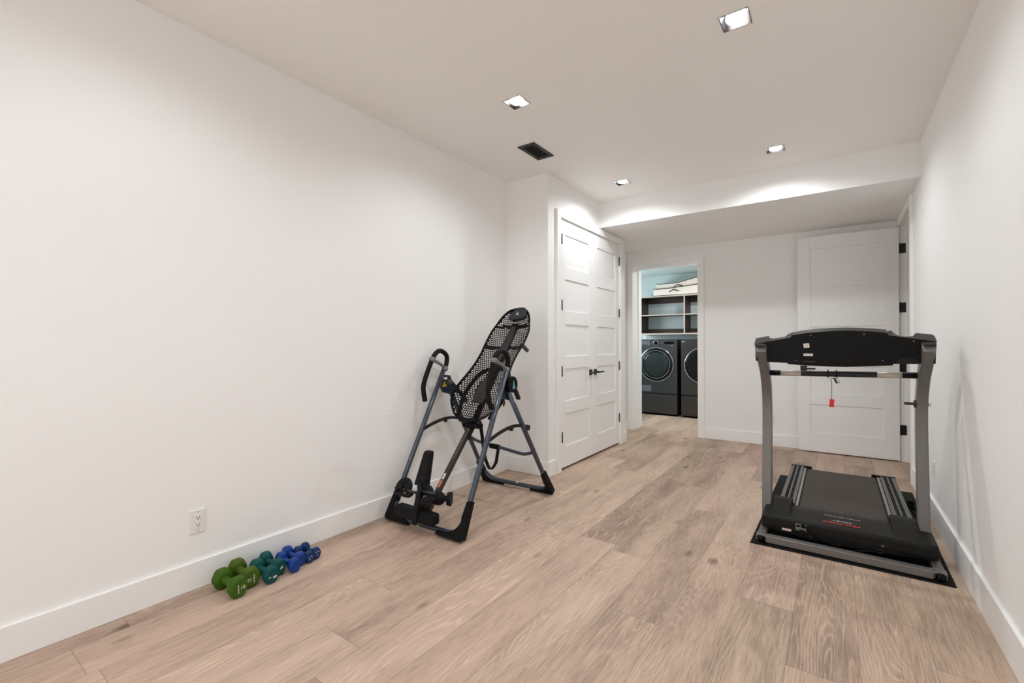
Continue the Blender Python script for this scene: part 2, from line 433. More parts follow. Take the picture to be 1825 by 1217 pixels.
# laundry room shell
mb = MB()
mb.box((-3.75, LYB, 0), (LXR+0.1, LYB+0.12, 2.6)); mb.box((LXR, Y3+WT, 0), (LXR+0.1, LYB, 2.6))
mb.box((-3.75, Y3+WT, 0), (-3.65, 6.85, 2.6)); mb.box((-3.75, 7.75, 0), (-3.65, LYB, 2.6))
mb.box((-3.75, 6.85, 0), (-3.65, 7.75, 1.0)); mb.box((-3.75, 6.85, 2.1), (-3.65, 7.75, 2.6))
mb.box((-3.75, Y3+0.2, 0), (XS-0.12, Y3+WT, 2.6))
struct(mb, 'wall_laundry', M_AQUA)
mb = MB(); mb.box((-3.75, Y3+WT, LH), (LXR, LYB, LH+0.1)); struct(mb, 'ceiling.001', M_AQUA)
mb = MB()
for a, b in (((-3.74, 6.85, 1.0), (-3.67, 6.90, 2.1)), ((-3.74, 7.70, 1.0), (-3.67, 7.75, 2.1)), ((-3.74, 6.9, 1.0), (-3.67, 7.7, 1.05)), ((-3.74, 6.9, 2.05), (-3.67, 7.7, 2.1)), ((-3.73, 7.28, 1.05), (-3.68, 7.32, 2.05))): mb.box(a, b)
struct(mb, 'window_2', M_TRIM)

# baseboards (0.135 high with a small top ease)
BH, BT = 0.135, 0.015
def bb(name, boxes):
    m_ = MB()
    for a, b in boxes: m_.box(a, b)
    return struct(m_, name, M_TRIM, bevel=0.003)
BHR = 0.150
bb('baseboard_left', [((XL, Y0, 0), (XL+BT, Y1, BH))])
bb('baseboard_closet', [((XL+BT, Y1-BT, 0), (XC+BT, Y1, BH)), ((XC, Y1, 0), (XC+BT, DY0-0.078, BH)), ((XC, DY1+0.078, 0), (XC+BT, 5.375, BH)), ((XC-0.1, 5.375, 0), (XC+BT, 5.375+BT, BH))])
bb('baseboard_recess', [((XS, 5.375, 0), (XS+BT, Y3, BH))])
bb('baseboard_back', [((WX1+0.078, Y3-BT, 0), (XR, Y3, BH))])
bb('baseboard_right', [((XR-BT, Y0, 0), (XR, RY0-0.085, BHR)), ((XR-BT, RY1+0.078, 0), (XR, Y3-BT, BHR))])
bb('baseboard_front', [((XL+BT, Y0, 0), (XR-BT, Y0+BT, BH))])
bb('baseboard_laundry', [((-3.65, LYB-BT, 0), (LXR, LYB, BH))])

# door casings
def casing(name, boxes):
    m_ = MB()
    for a, b in boxes: m_.box(a, b)
    return struct(m_, name, M_TRIM, bevel=0.0025)
CW = 0.072
c1 = casing('trim_1', [((XC, DY0-CW+0.008, 0), (XC+0.024, DY0+0.008, DZ-0.008)), ((XC, DY1-0.008, 0), (XC+0.024, DY1+CW-0.008, DZ-0.008)), ((XC, DY0-CW+0.008, DZ-0.008), (XC+0.024, DY1+CW-0.008, DZ+CW-0.008)),
   ((XC-0.12, DY0, 0), (XC+0.002, DY0+0.014, DZ)), ((XC-0.12, DY1-0.014, 0), (XC+0.002, DY1, DZ)), ((XC-0.12, DY0+0.014, DZ-0.014), (XC+0.002, DY1-0.014, DZ))])
c2 = casing('trim_2', [((WX0-CW, Y3-0.02, 0), (WX0, Y3, WZ)), ((WX1, Y3-0.02, 0), (WX1+CW+0.006, Y3, WZ)), ((WX0-CW, Y3-0.02, WZ), (WX1+CW+0.006, Y3, WZ+CW+0.008)),
   ((WX0-0.02, Y3, 0), (WX0, Y3+WT, WZ)), ((WX1, Y3, 0), (WX1+0.02, Y3+WT, WZ)), ((WX0-0.02, Y3, WZ), (WX1+0.02, Y3+WT, WZ+0.02)),
   ((WX0, Y3+0.19, 0), (WX0+0.012, Y3+0.23, WZ-0.012)), ((WX1-0.012, Y3+0.19, 0), (WX1, Y3+0.23, WZ-0.012)), ((WX0, Y3+0.19, WZ-0.012), (WX1, Y3+0.23, WZ)),
   ((WX0-CW, Y3+WT, 0), (WX0, Y3+WT+0.02, WZ)), ((WX1, Y3+WT, 0), (WX1+CW, Y3+WT+0.02, WZ)), ((WX0-CW, Y3+WT, WZ), (WX1+CW, Y3+WT+0.02, WZ+CW))])
c3 = casing('trim_3', [((XR-0.02, RY0-0.085, 0), (XR, RY0, RZ)), ((XR-0.02, RY0-0.085, RZ), (XR, Y3, RZ+0.078)), ((XR-0.02, RY1, 0), (XR, Y3, RZ)),
   ((XR, RY0-0.02, 0), (XR+0.12, RY0, RZ)), ((XR, RY1, 0), (XR+0.12, RY1+0.02, RZ)), ((XR, RY0-0.02, RZ), (XR+0.12, RY1+0.02, RZ+0.02)),
   ((XR+0.05, RY1-0.012, 0), (XR+0.09, RY1, RZ-0.012)), ((XR+0.05, RY0, 0), (XR+0.09, RY0+0.012, RZ-0.012)), ((XR+0.05, RY0, RZ-0.012), (XR+0.09, RY1, RZ))])

# panelled door leaves
PZ = [(0.222, 0.530), (0.653, 0.959), (1.080, 1.386), (1.517, 1.820), (1.940, 2.248)]
def leaf(name, w, z0, z1, p0, p1, label):
    """leaf in local coords: x along width 0..w, front at y=0 (facing -y), thickness 0.035"""
    m_ = MB(); d = 0.009; T = 0.035
    m_.box((0, 0, z0), (p0, T, z1)); m_.box((p1, 0, z0), (w, T, z1))
    zz = [z0] + [q for p in PZ for q in p] + [z1]
    for k in range(0, len(zz), 2): m_.box((p0, 0, zz[k]), (p1, T, zz[k+1]))
    for a, b in PZ: m_.box((p0, d, a), (p1, T-d, b))
    o = struct(m_, name, M_DOOR, bevel=0.0015, bseg=1)
    return o
def lever(parent, x, y, z, dirx, M, nm='door_handle'):
    """square rosette + flat lever, built in door local coords then mapped"""
    m_ = MB()
    m_.box((x-0.031, -0.008, z-0.031), (x+0.031, 0.0, z+0.031))
    m_.cyl((x, -0.008, z), (x, -0.052, z), 0.010)
    a, b = (x-0.012, x+0.112) if dirx > 0 else (x-0.112, x+0.012)
    m_.box((a, -0.058, z-0.009), (b, -0.046, z+0.009))
    m_.bm.transform(M)
    return m_.build(nm, M_BLACK, parent, bevel=0.002)
def door_obj(name, M, w, z0, z1, p0, p1, hs_, hinge_x, lv, hinge_side):
    o = leaf(name, w, z0, z1, p0, p1, None)
    o.data.transform(M)
    for z in hs_:
        m_ = MB()
        hy = -0.019 if hinge_side > 0 else -0.006; hx_ = hinge_x+(0.006 if hinge_side > 0 else 0)
        m_.cyl((hx_, hy, z-0.05), (hx_, hy, z+0.05), 0.0050)
        m_.box((min(hx_, hx_+hinge_side*0.004), hy, z-0.05), (max(hx_, hx_+hinge_side*0.004), 0.02, z+0.05))
        m_.bm.transform(M); m_.build('hinge', M_BLACK, o)
    for (x, z, d) in lv: lever(o, x, 0, z, d, M)
    return o
HZ = (2.19, 1.567, 0.942, 0.320)
# closet leaves: local x -> world +y, local -y (front) -> world +x
def MC(y0): return Matrix.Translation((XC+0.003, y0, 0)) @ Matrix(((0, -1, 0), (1, 0, 0), (0, 0, 1))).to_4x4()
door_obj('door_1', MC(3.752), 0.713, 0.022, 2.382, 0.098, 0.616, HZ, 0.0, [(0.648, 0.900, -1)], 1)
door_obj('door_2', MC(4.468), 0.711, 0.022, 2.382, 0.106, 0.604, HZ, 0.712, [(0.048, 0.900, 1)], -1)
# open leaf standing against the back wall
ML = Matrix.Translation((-0.344, 6.035, 0))
o3 = door_obj('door_3', ML, 0.875, 0.012, 2.385, 0.118, 0.749, (), 0.0, [(0.055, 0.925, 1)], 1)
o3.name = 'door_3'
for z in (2.17, 1.567, 0.95, 0.323):
    m_ = MB(); m_.box((XR+0.006, RY1-0.0035, z-0.05), (XR+0.046, RY1-0.0005, z+0.05)); m_.cyl((XR+0.0, RY1-0.012, z-0.05), (XR+0.0, RY1-0.012, z+0.05), 0.0065)
    m_.box((XR-0.004, RY1-0.012, z-0.05), (XR+0.012, RY1-0.002, z+0.05))
    m_.build('hinge', M_BLACK, c3)

# ============================================================ CEILING LIGHTS, VENT
def make_light(x, y, label, group):
    t = thing('recessed_light', (x, y, H), label, 'ceiling light', group)
    m_ = MB()
    s, d = 0.0605, 0.07
    # flush dark-metal lip and the tapered reflector walls
    top = 0.042
    for k in range(4):
        c = [(-s, -s), (s, -s), (s, s), (-s, s)]; a, b = c[k], c[(k+1) % 4]
        f = top/s
        P = [(a[0], a[1], 0.0), (b[0], b[1], 0.0), (b[0]*f, b[1]*f, d), (a[0]*f, a[1]*f, d)]
        m_.face([m_.bm.verts.new((x+p[0], y+p[1], H+p[2])) for p in P])
    m_.box((x-s*0.8, y-s*0.8, H+d), (x+s*0.8, y+s*0.8, H+d+0.03))
    m_.build('reflector', M_CAN, t)
    m_ = MB()
    for k in range(4):
        a = 0.0605; w = 0.003
        q = [((x-a-w, y-a-w), (x+a+w, y-a)), ((x-a-w, y+a), (x+a+w, y+a+w)), ((x-a-w, y-a), (x-a, y+a)), ((x+a, y-a), (x+a+w, y+a))][k]
        m_.box((q[0][0], q[0][1], H-0.002), (q[1][0], q[1][1], H+0.004))
    m_.build('trim_frame', M_CAN, t)
    m_ = MB(); m_.tube([(x, y, H+d-0.001), (x, y, H+0.008), (x, y, H+0.001), (x, y, H-0.003)], [0.041, 0.043, 0.038, 0.022], seg=28); m_.build('lens', M_LENS, t)
    ld = bpy.data.lights.new('downlight', 'SPOT'); ld.energy = SPOT_W[y]; ld.color = SPOT_COL
    ld.spot_size = math.radians(160); ld.spot_blend = 0.6; ld.shadow_soft_size = 0.03
    lo = bpy.data.objects.new('downlight', ld); COL.objects.link(lo); lo.parent = t
    lo.location = (0, 0, -0.012)
    return t
make_light(LX[0], LY[0], 'square recessed ceiling light near the black vent, towards the left wall', 'recessed ceiling lights')
make_light(LX[1], LY[0], 'square recessed ceiling light nearest the top edge and the right wall', 'recessed ceiling lights')
make_light(LX[0], LY[1], 'square recessed ceiling light above the white double closet doors', 'recessed ceiling lights')
make_light(LX[1], LY[1], 'square recessed ceiling light by the soffit, above the treadmill', 'recessed ceiling lights')
for x, y, where in ((LX[0], LY[2], 'outside the top edge of the picture, nearest the green dumbbells'), (LX[1], LY[2], 'almost straight above the camera, on the right wall side'),  # two rows out of view, added for the room's light
                    (LX[0], LY[3], 'behind the camera by the added window, on the left wall side'), (LX[1], LY[3], 'behind the camera by the added window, on the right wall side')):
    make_light(x, y, 'added square recessed ceiling light '+where, 'recessed ceiling lights')

t = thing('ceiling_vent', (-1.955, 3.088, H), 'black rectangular metal air vent in the ceiling by the closet corner', 'vent')
m_ = MB(); x0, x1, y0, y1 = -2.034, -1.878, 2.933, 3.242
fr = 0.028
for a, b in (((x0, y0), (x1, y0+fr+0.012)), ((x0, y1-fr-0.012), (x1, y1)), ((x0, y0+fr), (x0+fr, y1-fr)), ((x1-fr, y0+fr), (x1, y1-fr))): m_.box((a[0], a[1], H-0.005), (b[0], b[1], H))
m_.build('frame', M_VENT, t, bevel=0.001)
m_ = MB(); m_.box((x0+fr, y0+fr, H-0.0012), (x1-fr, y1-fr, H-0.0002)); m_.build('backing', M_DARK, t)
for k in range(6):
    xx = x0+fr+0.010+k*(x1-x0-2*fr-0.02)/5
    m_ = MB(); m_.box((xx-0.0045, y0+fr, H-0.006), (xx+0.0045, y1-fr, H-0.0045), rot=Matrix.Rotation(0.5, 3, 'Y')); m_.build('slat', pr('slat_metal', (0.085, 0.08, 0.075), 0.4, 0.3) if k == 0 else bpy.data.materials['slat_metal'], t)
for yy in (y0+0.02, y1-0.02):
    m_ = MB(); m_.cyl(((x0+x1)/2, yy, H-0.0065), ((x0+x1)/2, yy, H-0.004), 0.004); m_.build('screw', M_DARK, t)

# ============================================================ WALL OUTLETS
def outlet(loc, M, label, holes=True):
    """local: plate in xz plane, facing -y"""
    t = thing('wall_outlet', loc, label, 'outlet', 'white wall outlets')
    def put(m_, name, mat, par, **k):
        m_.bm.transform(M); return m_.build(name, mat, par, **k)
    m_ = MB()
    m_.box((-0.0345, -0.006, -0.0575), (0.0345, 0.0, 0.0575)); put(m_, 'cover_plate', M_PLATE, t, bevel=0.003)
    m_ = MB(); m_.box((-0.0168, -0.0085, -0.0335), (0.0168, -0.005, 0.0335)); r = put(m_, 'receptacle', M_PLATE, t, bevel=0.001)
    m_ = MB()
    for zc in (0.0175, -0.0175):
        m_.box((-0.0075, -0.0089, zc), (-0.0052, -0.0084, zc+0.009)); m_.box((0.0052, -0.0089, zc), (0.0075, -0.0084, zc+0.0075))
        m_.cyl((0, -0.0089, zc-0.0055), (0, -0.0084, zc-0.0055), 0.0028, seg=12)
    put(m_, 'slots', M_DARK, r)
    for zc in (0.0465, -0.0465):
        m_ = MB(); m_.cyl((0, -0.0068, zc), (0, -0.006, zc), 0.0024, seg=10); put(m_, 'screw', M_GRAYPL, t)
    return t
RL = Matrix(((0, -1, 0), (1, 0, 0), (0, 0, 1))).to_4x4()    # faces +x
RR = Matrix(((0, 1, 0), (-1, 0, 0), (0, 0, 1))).to_4x4()    # faces -x
outlet((XL, 0.932, 0.327), Matrix.Translation((XL, 0.932, 0.327)) @ RL, 'white duplex outlet low on the left wall, above the green dumbbells')
outlet((XR, 4.145, 0.348), Matrix.Translation((XR, 4.145, 0.348)) @ RR, 'white outlet on the right wall beside the treadmill')
outlet((-0.622, Y3, 0.318), Matrix.Translation((-0.622, Y3, 0.318)), 'white outlet on the far wall, partly behind the left treadmill upright')
outlet((-2.94, LYB, 1.345), Matrix.Translation((-2.94, LYB, 1.345)), 'white outlet on the laundry wall just under the shelf unit')

# ============================================================ DUMBBELLS
def ring_hex(x, hw, hh, k, cz, n=36):
    """rounded hexagon (k=1) to circle (k=0) of half-width hw, half-height hh"""
    out = []
    for j in range(n):
        a = 2*PI*j/n
        hexr = 0.93/math.cos(((a+PI/6+PI/6) % (PI/3))-PI/6)
        hexr = min(hexr, 1.0)
        r = (1-k) + k*hexr
        out.append(Vector((x, hw*r*math.cos(a), cz+hh*r*math.sin(a))))
    return out
def dumbbell(xf, y, L, hw, hh, mat, label, num, rz=0.0, style='num', roll=0.0):
    """axis along x, front face at xf"""
    t = thing('dumbbell', (xf-L/2, y, 0), label, 'dumbbell', 'dumbbells in a row by the left wall', rz)
    hl = L*0.262; cz = hh*0.955
    W = Matrix.Translation((xf-L/2, y, 0)) @ Matrix.Rotation(rz, 4, 'Z')
    def fin(m_, name, mm, par): m_.bm.transform(W); return m_.build(name, mm, par)
    m_ = MB(); n = 36; hr = hh*0.34
    prof = [(-L/2+hl*0.9, 1.05), (-L/2+hl*1.15, 1.0), (0, 1.08), (L/2-hl*1.15, 1.0), (L/2-hl*0.9, 1.05)]
    m_.loft([[Vector((x, hr*f*math.cos(2*PI*j/n), cz+hr*f*math.sin(2*PI*j/n))) for j in range(n)] for x, f in prof]); fin(m_, 'handle', mat, t)
    for s in (-1, 1):
        m_ = MB()
        pr_ = [(0.0, 0.62, 1), (0.012, 0.80, 1), (0.10, 0.93, 1), (0.30, 1.0, 1), (0.68, 1.0, 1), (0.86, 0.90, .8), (0.97, 0.62, .4), (1.04, 0.38, 0)]
        m_.loft([ring_hex(s*(L/2-hl*q), hw*f, hh*f, k, cz) for q, f, k in pr_])
        h = fin(m_, 'head', mat, t)
        if s == 1 and num:
            fm = W @ frame_mat(Vector((L/2+0.0004, num[2], cz+num[3])), (0, math.cos(roll), math.sin(roll)), (0, -math.sin(roll), math.cos(roll)))
            text_bm(num[0], num[1], M_WHITEINK, 'number', h, fm)
            if len(num) > 4:
                fm = W @ frame_mat(Vector((L/2+0.0004, num[5], cz+num[6])), (0, math.cos(num[8]), math.sin(num[8])), (0, -math.sin(num[8]), math.cos(num[8])))
                text_bm(num[4], num[7], M_WHITEINK, 'marking', h, fm)
    return t
G = pr('green_neoprene', (0.042, 0.105, 0.004), 0.55, bump=0.3, scale=500, var=0.08, spec=0.25)
G2 = pr('green_neoprene_yellowish', (0.060, 0.110, 0.006), 0.55, bump=0.3, scale=500, var=0.08, spec=0.25)
TE = pr('teal_neoprene', (0.0015, 0.070, 0.066), 0.50, bump=0.3, scale=500, var=0.08, spec=0.25)
BL = pr('blue_vinyl', (0.008, 0.042, 0.24), 0.30, bump=0.1, scale=500, var=0.06, spec=0.25)
NB = pr('navy_vinyl', (0.006, 0.030, 0.125), 0.34, bump=0.1, scale=500, var=0.06, spec=0.25)
dumbbell(-2.293, 1.003, 0.192, 0.0440, 0.0515, G, 'green dumbbell marked 10, nearest the camera at the front of the row', ('10', 0.022, 0.014, -0.002, 'neoprene', -0.007, -0.004, 0.0105, PI/2), 0.05, roll=0.0)
dumbbell(-2.340, 1.087, 0.192, 0.0440, 0.0515, G2, 'green dumbbell marked 10, lying second in the row against the teal ones', ('10', 0.022, -0.012, -0.004, 'neoprene', 0.010, -0.004, 0.0105, -PI/2), -0.02, roll=PI)
dumbbell(-2.297, 1.161, 0.176, 0.0385, 0.0450, TE, 'teal dumbbell with its 8 lying sideways, touching the green ones', ('8', 0.027, 0.012, -0.010, 'LB', -0.014, -0.006, 0.010, 0.2), 0.03, roll=PI/2)
dumbbell(-2.343, 1.226, 0.176, 0.0360, 0.0450, TE, 'teal dumbbell with a tilted 8, lying fourth in the row beside the blue ones', ('8', 0.025, 0.006, -0.002), -0.01, roll=-0.9)
dumbbell(-2.308, 1.289, 0.165, 0.0320, 0.0390, BL, 'bright blue dumbbell with a plain end, right beside the teal ones', None, 0.02)
dumbbell(-2.350, 1.343, 0.165, 0.0320, 0.0390, BL, 'bright blue dumbbell with a plain end, lying next to the small dark blue pair', None, -0.02)
dumbbell(-2.343, 1.392, 0.142, 0.0268, 0.0330, NB, 'small dark blue dumbbell with a slanted white mark, second from the far end', ('T', 0.016, 0.007, 0.004, 'neoprene', -0.005, -0.003, 0.0055, -1.0), 0.0, roll=0.9)
dumbbell(-2.358, 1.441, 0.142, 0.0265, 0.0330, NB, 'small dark blue dumbbell at the far end of the row, nearest the inversion table', ('1', 0.016, 0.0, -0.006, 'neoprene', 0.0, 0.011, 0.0065, 0.0), 0.0)

#@@PART2
# ============================================================ LAUNDRY ROOM CONTENTS
# light: an unseen ceiling lamp, added as fill, and the side window's daylight
ld = bpy.data.lights.new('laundry_daylight', 'AREA'); ld.shape = 'RECTANGLE'; ld.size = 0.78; ld.size_y = 1.0; ld.energy = WINDOW2_W; ld.color = (0.84, 0.95, 1.0)
lo = bpy.data.objects.new('laundry_daylight', ld); COL.objects.link(lo); lo.location = (-3.62, 7.3, 1.55); lo.rotation_euler = (0, -PI/2, 0)
t = thing('added_lamp', (-1.5, 7.1, LH), 'added round flush ceiling lamp to light the laundry room, hidden above its doorway', 'ceiling light')
m_ = MB(); m_.cyl((-1.5, 7.1, LH-0.03), (-1.5, 7.1, LH), 0.12, seg=32); m_.build('base', M_TRIM, t, bevel=0.004)
m_ = MB(); m_.cyl((-1.5, 7.1, LH-0.05), (-1.5, 7.1, LH-0.03), 0.10, seg=32); m_.build('diffuser', emit('added_lamp_lens', (0.9, 1.0, 0.97), 3), t, bevel=0.01)
ld = bpy.data.lights.new('laundry_fill', 'AREA'); ld.shape = 'DISK'; ld.size = 0.2; ld.energy = LAUNDRY_W; ld.color = (1.0, 0.99, 0.96)
lo = bpy.data.objects.new('laundry_fill', ld); COL.objects.link(lo); lo.parent = t; lo.location = (0, 0, -0.055)

def washer(name, x0, yf, label, cat, mat, dryer=False):
    W, D = 0.686, 0.76; x1 = x0+W; cx = x0+W/2
    t = thing(name, (cx, yf+D/2, 0), label, cat)
    m_ = MB(); m_.box((x0+0.002, yf+0.018, 0.362), (x1-0.002, yf+D, 1.277)); m_.build('cabinet', mat, t, bevel=0.006)
    m_ = MB(); m_.box((x0, yf, 0.372), (x1, yf+0.02, 1.272)); fp = m_.build('front_panel', mat, t, bevel=0.005)
    m_ = MB(); m_.box((x0+0.002, yf+0.015, 0.03), (x1-0.002, yf+D, 0.355)); pd = m_.build('pedestal', mat, t, bevel=0.004)
    m_ = MB(); m_.box((x0, yf, 0.035), (x1, yf+0.018, 0.345)); dr = m_.build('drawer', mat, pd, bevel=0.006)
    m_ = MB(); m_.box((x0+0.02, yf-0.004, 0.292), (x1-0.02, yf+0.001, 0.298)); m_.build('drawer_pull', M_WASH, dr)
    m_ = MB(); m_.box((x0+0.02, yf+0.05, 0.0), (x1-0.02, yf+D-0.03, 0.034)); m_.build('foot', M_DARK, t)
    R = 0.283; c = Vector((cx, yf, 0.855))
    def circ(r, y, n=64): return [Vector((c.x+r*math.cos(2*PI*k/n), y, c.z+r*math.sin(2*PI*k/n))) for k in range(n)]
    # door: chrome ring, black glass dome, porthole ring
    m_ = MB(); m_.tube(circ(R, yf-0.012), 0.0065, seg=10, closed=True, up=(0, 1, 0)); dring = m_.build('door_ring', M_CHRING, t)
    m_ = MB(); m_.loft([circ(R, yf-0.001), circ(R, yf-0.014), circ(R-0.012, yf-0.026), circ(R-0.055, yf-0.034), circ(0.20, yf-0.030)]); dg = m_.build('door', M_GLASSD, t)
    if not dryer:
        m_ = MB(); m_.tube(circ(0.232, yf-0.033), 0.004, seg=8, closed=True, up=(0, 1, 0)); m_.build('porthole_ring', M_DRUM, dg)
        m_ = MB(); m_.loft([circ(0.226, yf-0.0325), circ(0.19, yf-0.038), circ(0.10, yf-0.043), circ(0.03, yf-0.0445)]); m_.build('porthole_glass', pr('porthole_glass', (0.008, 0.013, 0.014), 0.10, 0.0, spec=0.6), dg)
        kc = (cx, yf, 1.218)
        m_ = MB(); m_.cyl((cx, yf, 1.218), (cx, yf-0.022, 1.218), 0.036, seg=32); kn = m_.build('knob', M_DARK, t, bevel=0.002)
        m_ = MB(); m_.tube([Vector((cx+0.037*math.cos(2*PI*k/32), yf-0.018, 1.218+0.037*math.sin(2*PI*k/32))) for k in range(32)], 0.004, seg=8, closed=True, up=(0, 1, 0)); m_.build('knob_ring', M_CHRING, kn)
        m_ = MB(); m_.box((x0+0.015, yf-0.004, 1.165), (x0+0.235, yf+0.001, 1.258)); dd = m_.build('detergent_drawer', pr('drawer_steel', (0.15, 0.17, 0.19), 0.3, 0.6), t, bevel=0.002)
        m_ = MB(); m_.box((x0+0.03, yf-0.006, 1.176), (x0+0.20, yf-0.003, 1.186)); m_.build('drawer_pull', M_DARK, dd)
        m_ = MB(); m_.box((cx+0.135, yf-0.003, 1.196), (cx+0.29, yf+0.001, 1.236)); m_.build('display', M_DARK, t, bevel=0.002)
        m_ = MB(); m_.box((x0+0.02, yf-0.003, 0.395), (x0+0.255, yf+0.001, 0.495)); m_.build('filter_cover', pr('filter_cover', (0.16, 0.18, 0.20), 0.35, 0.4), t, bevel=0.003)
        for dx in (-0.075, 0.085):
            m_ = MB()
            for q in range(3): m_.box((cx+dx-0.016+q*0.012, yf-0.001, 1.216), (cx+dx-0.008+q*0.012, yf, 1.2185))
            m_.build('button_print', M_LABEL, t)
        m_ = MB(); m_.box((cx+0.235, yf-0.001, 1.172), (cx+0.285, yf, 1.176)); m_.build('panel_print', M_LABEL, t)
    else:
        fm = frame_mat(Vector((x0+0.055, yf-0.001, 1.235)), (1, 0, 0), (0, 0, 1))
        text_bm('LG', 0.026, M_WHITEINK, 'brand_mark', fp, fm)
        m_ = MB(); m_.cyl((x0+0.025, yf-0.001, 1.235), (x0+0.025, yf, 1.235), 0.009, seg=20); m_.build('brand_roundel', M_WHITEINK, fp)
        m_ = MB(); m_.cyl((cx, yf, 1.218), (cx, yf-0.022, 1.218), 0.036, seg=32); m_.build('knob', M_DARK, t, bevel=0.002)
        m_ = MB(); m_.cyl((cx-0.10, yf-0.04, 0.655), (cx-0.10, yf-0.03, 0.655), 0.006, seg=12); m_.build('door_sensor', M_GRAYPL, dg)
    return t
washer('washing_machine', -2.806, 7.665, 'dark graphite washing machine with chrome-ringed round door and control knob, left in the laundry', 'washing machine', M_WASH)
washer('dryer', -2.055, 7.655, 'dark graphite dryer right of the washing machine, half hidden by the doorway', 'dryer', M_DRY, True)

# open shelf unit above the machines
SX0, SX1, SY0, SY1 = -2.90, -1.30, 8.12, 8.5
t = thing('shelf_unit', ((SX0+SX1)/2, (SY0+SY1)/2, 1.37), 'dark walnut open wall shelf unit with pale front edges above the washer and dryer', 'shelf')
def board(name, a, b, edge, par):
    m_ = MB(); m_.box(a, b); o = m_.build(name, M_WALNUT, par)
    m_ = MB(); m_.box(*edge); m_.build('edge_band', M_EDGE, o); return o
TH = 0.022
board('top', (SX0, SY0, 2.055-TH), (SX1, SY1-0.001, 2.055), ((SX0, SY0-0.002, 2.055-TH), (SX1, SY0, 2.055)), t)
board('bottom', (SX0, SY0, 1.363), (SX1, SY1-0.001, 1.363+0.028), ((SX0, SY0-0.002, 1.363), (SX1, SY0, 1.391)), t)
for a, b in ((SX0+TH, -2.134), (-2.112, SX1-TH)):
    board('shelf', (a, SY0+0.006, 1.705), (b, SY1-0.02, 1.705+0.018), ((a, SY0+0.004, 1.705), (b, SY0+0.006, 1.723)), t)
for a in (SX0, -2.134, SX1-TH):
    board('side_panel' if a != -2.134 else 'divider', (a, SY0+0.002, 1.391), (a+TH, SY1-0.001, 2.055-TH), ((a, SY0, 1.391), (a+TH, SY0+0.002, 2.055-TH)), t)
for a, b in ((SX0+TH, -2.134), (-2.112, SX1-TH)):
    m_ = MB(); m_.box((a, SY1-0.02, 1.391), (b, SY1-0.002, 1.475)); m_.build('back_rail', M_WALNUT, t)
    m_ = MB(); m_.box((a, SY1-0.02, 1.945), (b, SY1-0.002, 2.033)); m_.build('back_rail', M_WALNUT, t)

# storage bags on top of the shelf
def bag(x0, x1, y0, topf, botf, label):
    """soft canvas bag: stations of (top, bottom) heights along x"""
    t = thing('storage_bag', ((x0+x1)/2, y0+0.15, botf(x0)), label, 'storage bag', 'canvas bags on the shelf unit')
    n = 24; st = [(x0+(x1-x0)*k/n, topf(x0+(x1-x0)*k/n), botf(x0+(x1-x0)*k/n)) for k in range(n+1)]
    d = 0.30; m_ = MB()
    for k in range(n):
        (xa, za, ba), (xb, zb, bb_) = st[k], st[k+1]
        v = [m_.bm.verts.new(p) for p in ((xa, y0, ba), (xb, y0, bb_), (xb, y0, zb), (xa, y0, za), (xa, y0+d, ba), (xb, y0+d, bb_), (xb, y0+d, zb), (xa, y0+d, za))]
        m_.face([v[0], v[1], v[2], v[3]]); m_.face([v[3], v[2], v[6], v[7]]); m_.face([v[7], v[6], v[5], v[4]]); m_.face([v[4], v[5], v[1], v[0]])
        if k == 0: m_.face([v[0], v[3], v[7], v[4]])
        if k == n-1: m_.face([v[1], v[5], v[6], v[2]])
    bmesh.ops.remove_doubles(m_.bm, verts=m_.bm.verts, dist=1e-5)
    m_.build('body', M_CANVAS, t, bevel=0.006)
    m_ = MB(); m_.tube([(x, y0-0.001, z) for x, z, b in st], 0.0055, seg=8); m_.build('piping', M_PIPING, t)
    m_ = MB(); m_.tube([(x, y0-0.001, b+0.005) for x, z, b in st], 0.004, seg=8); m_.build('piping', M_PIPING, t)
    m_ = MB(); m_.tube([(x0, y0, st[0][1]), (x0, y0+d, st[0][1])], 0.0055, seg=8); m_.build('piping', M_PIPING, t)
    return t
def lin(P):
    def f(x):
        for (a, p), (b, q) in zip(P, P[1:]):
            if x <= b: u = max(0, (x-a)/(b-a)); return p+(q-p)*u
        return P[-1][1]
    return f
low_top = lin([(-2.665, 2.176), (-2.40, 2.180), (-2.15, 2.198), (-1.75, 2.232)])
b1 = bag(-2.665, -1.75, 8.135, low_top, lambda x: 2.056, 'cream canvas storage bag with a black handle, lower one on the shelf unit')
hx, hz = -2.30, 2.125
def handle(par, hx, hz, y, w=0.085, up=0.03):
    m_ = MB(); m_.ribbon(smooth_path([(hx-w, y, hz-0.006), (hx-w*0.5, y-0.016, hz+up*0.3), (hx, y-0.02, hz+up), (hx+w*0.5, y-0.016, hz+up*0.4), (hx+w, y, hz)], 5), 0.016, 0.004, (0, 0.25, 1)); m_.build('handle', M_PIPING, par)
handle(b1, hx, hz, 8.133)
b2 = bag(-2.615, -1.75, 8.165, lin([(-2.615, 2.278), (-2.585, 2.270), (-2.42, 2.268), (-2.25, 2.272), (-2.20, 2.282), (-2.10, 2.306), (-1.90, 2.350), (-1.75, 2.372)]), lambda x: low_top(x)+0.004, 'cream canvas storage bag on top, its lid rising to the right')
handle(b2, -2.235, 2.213, 8.168, 0.08, 0.022)

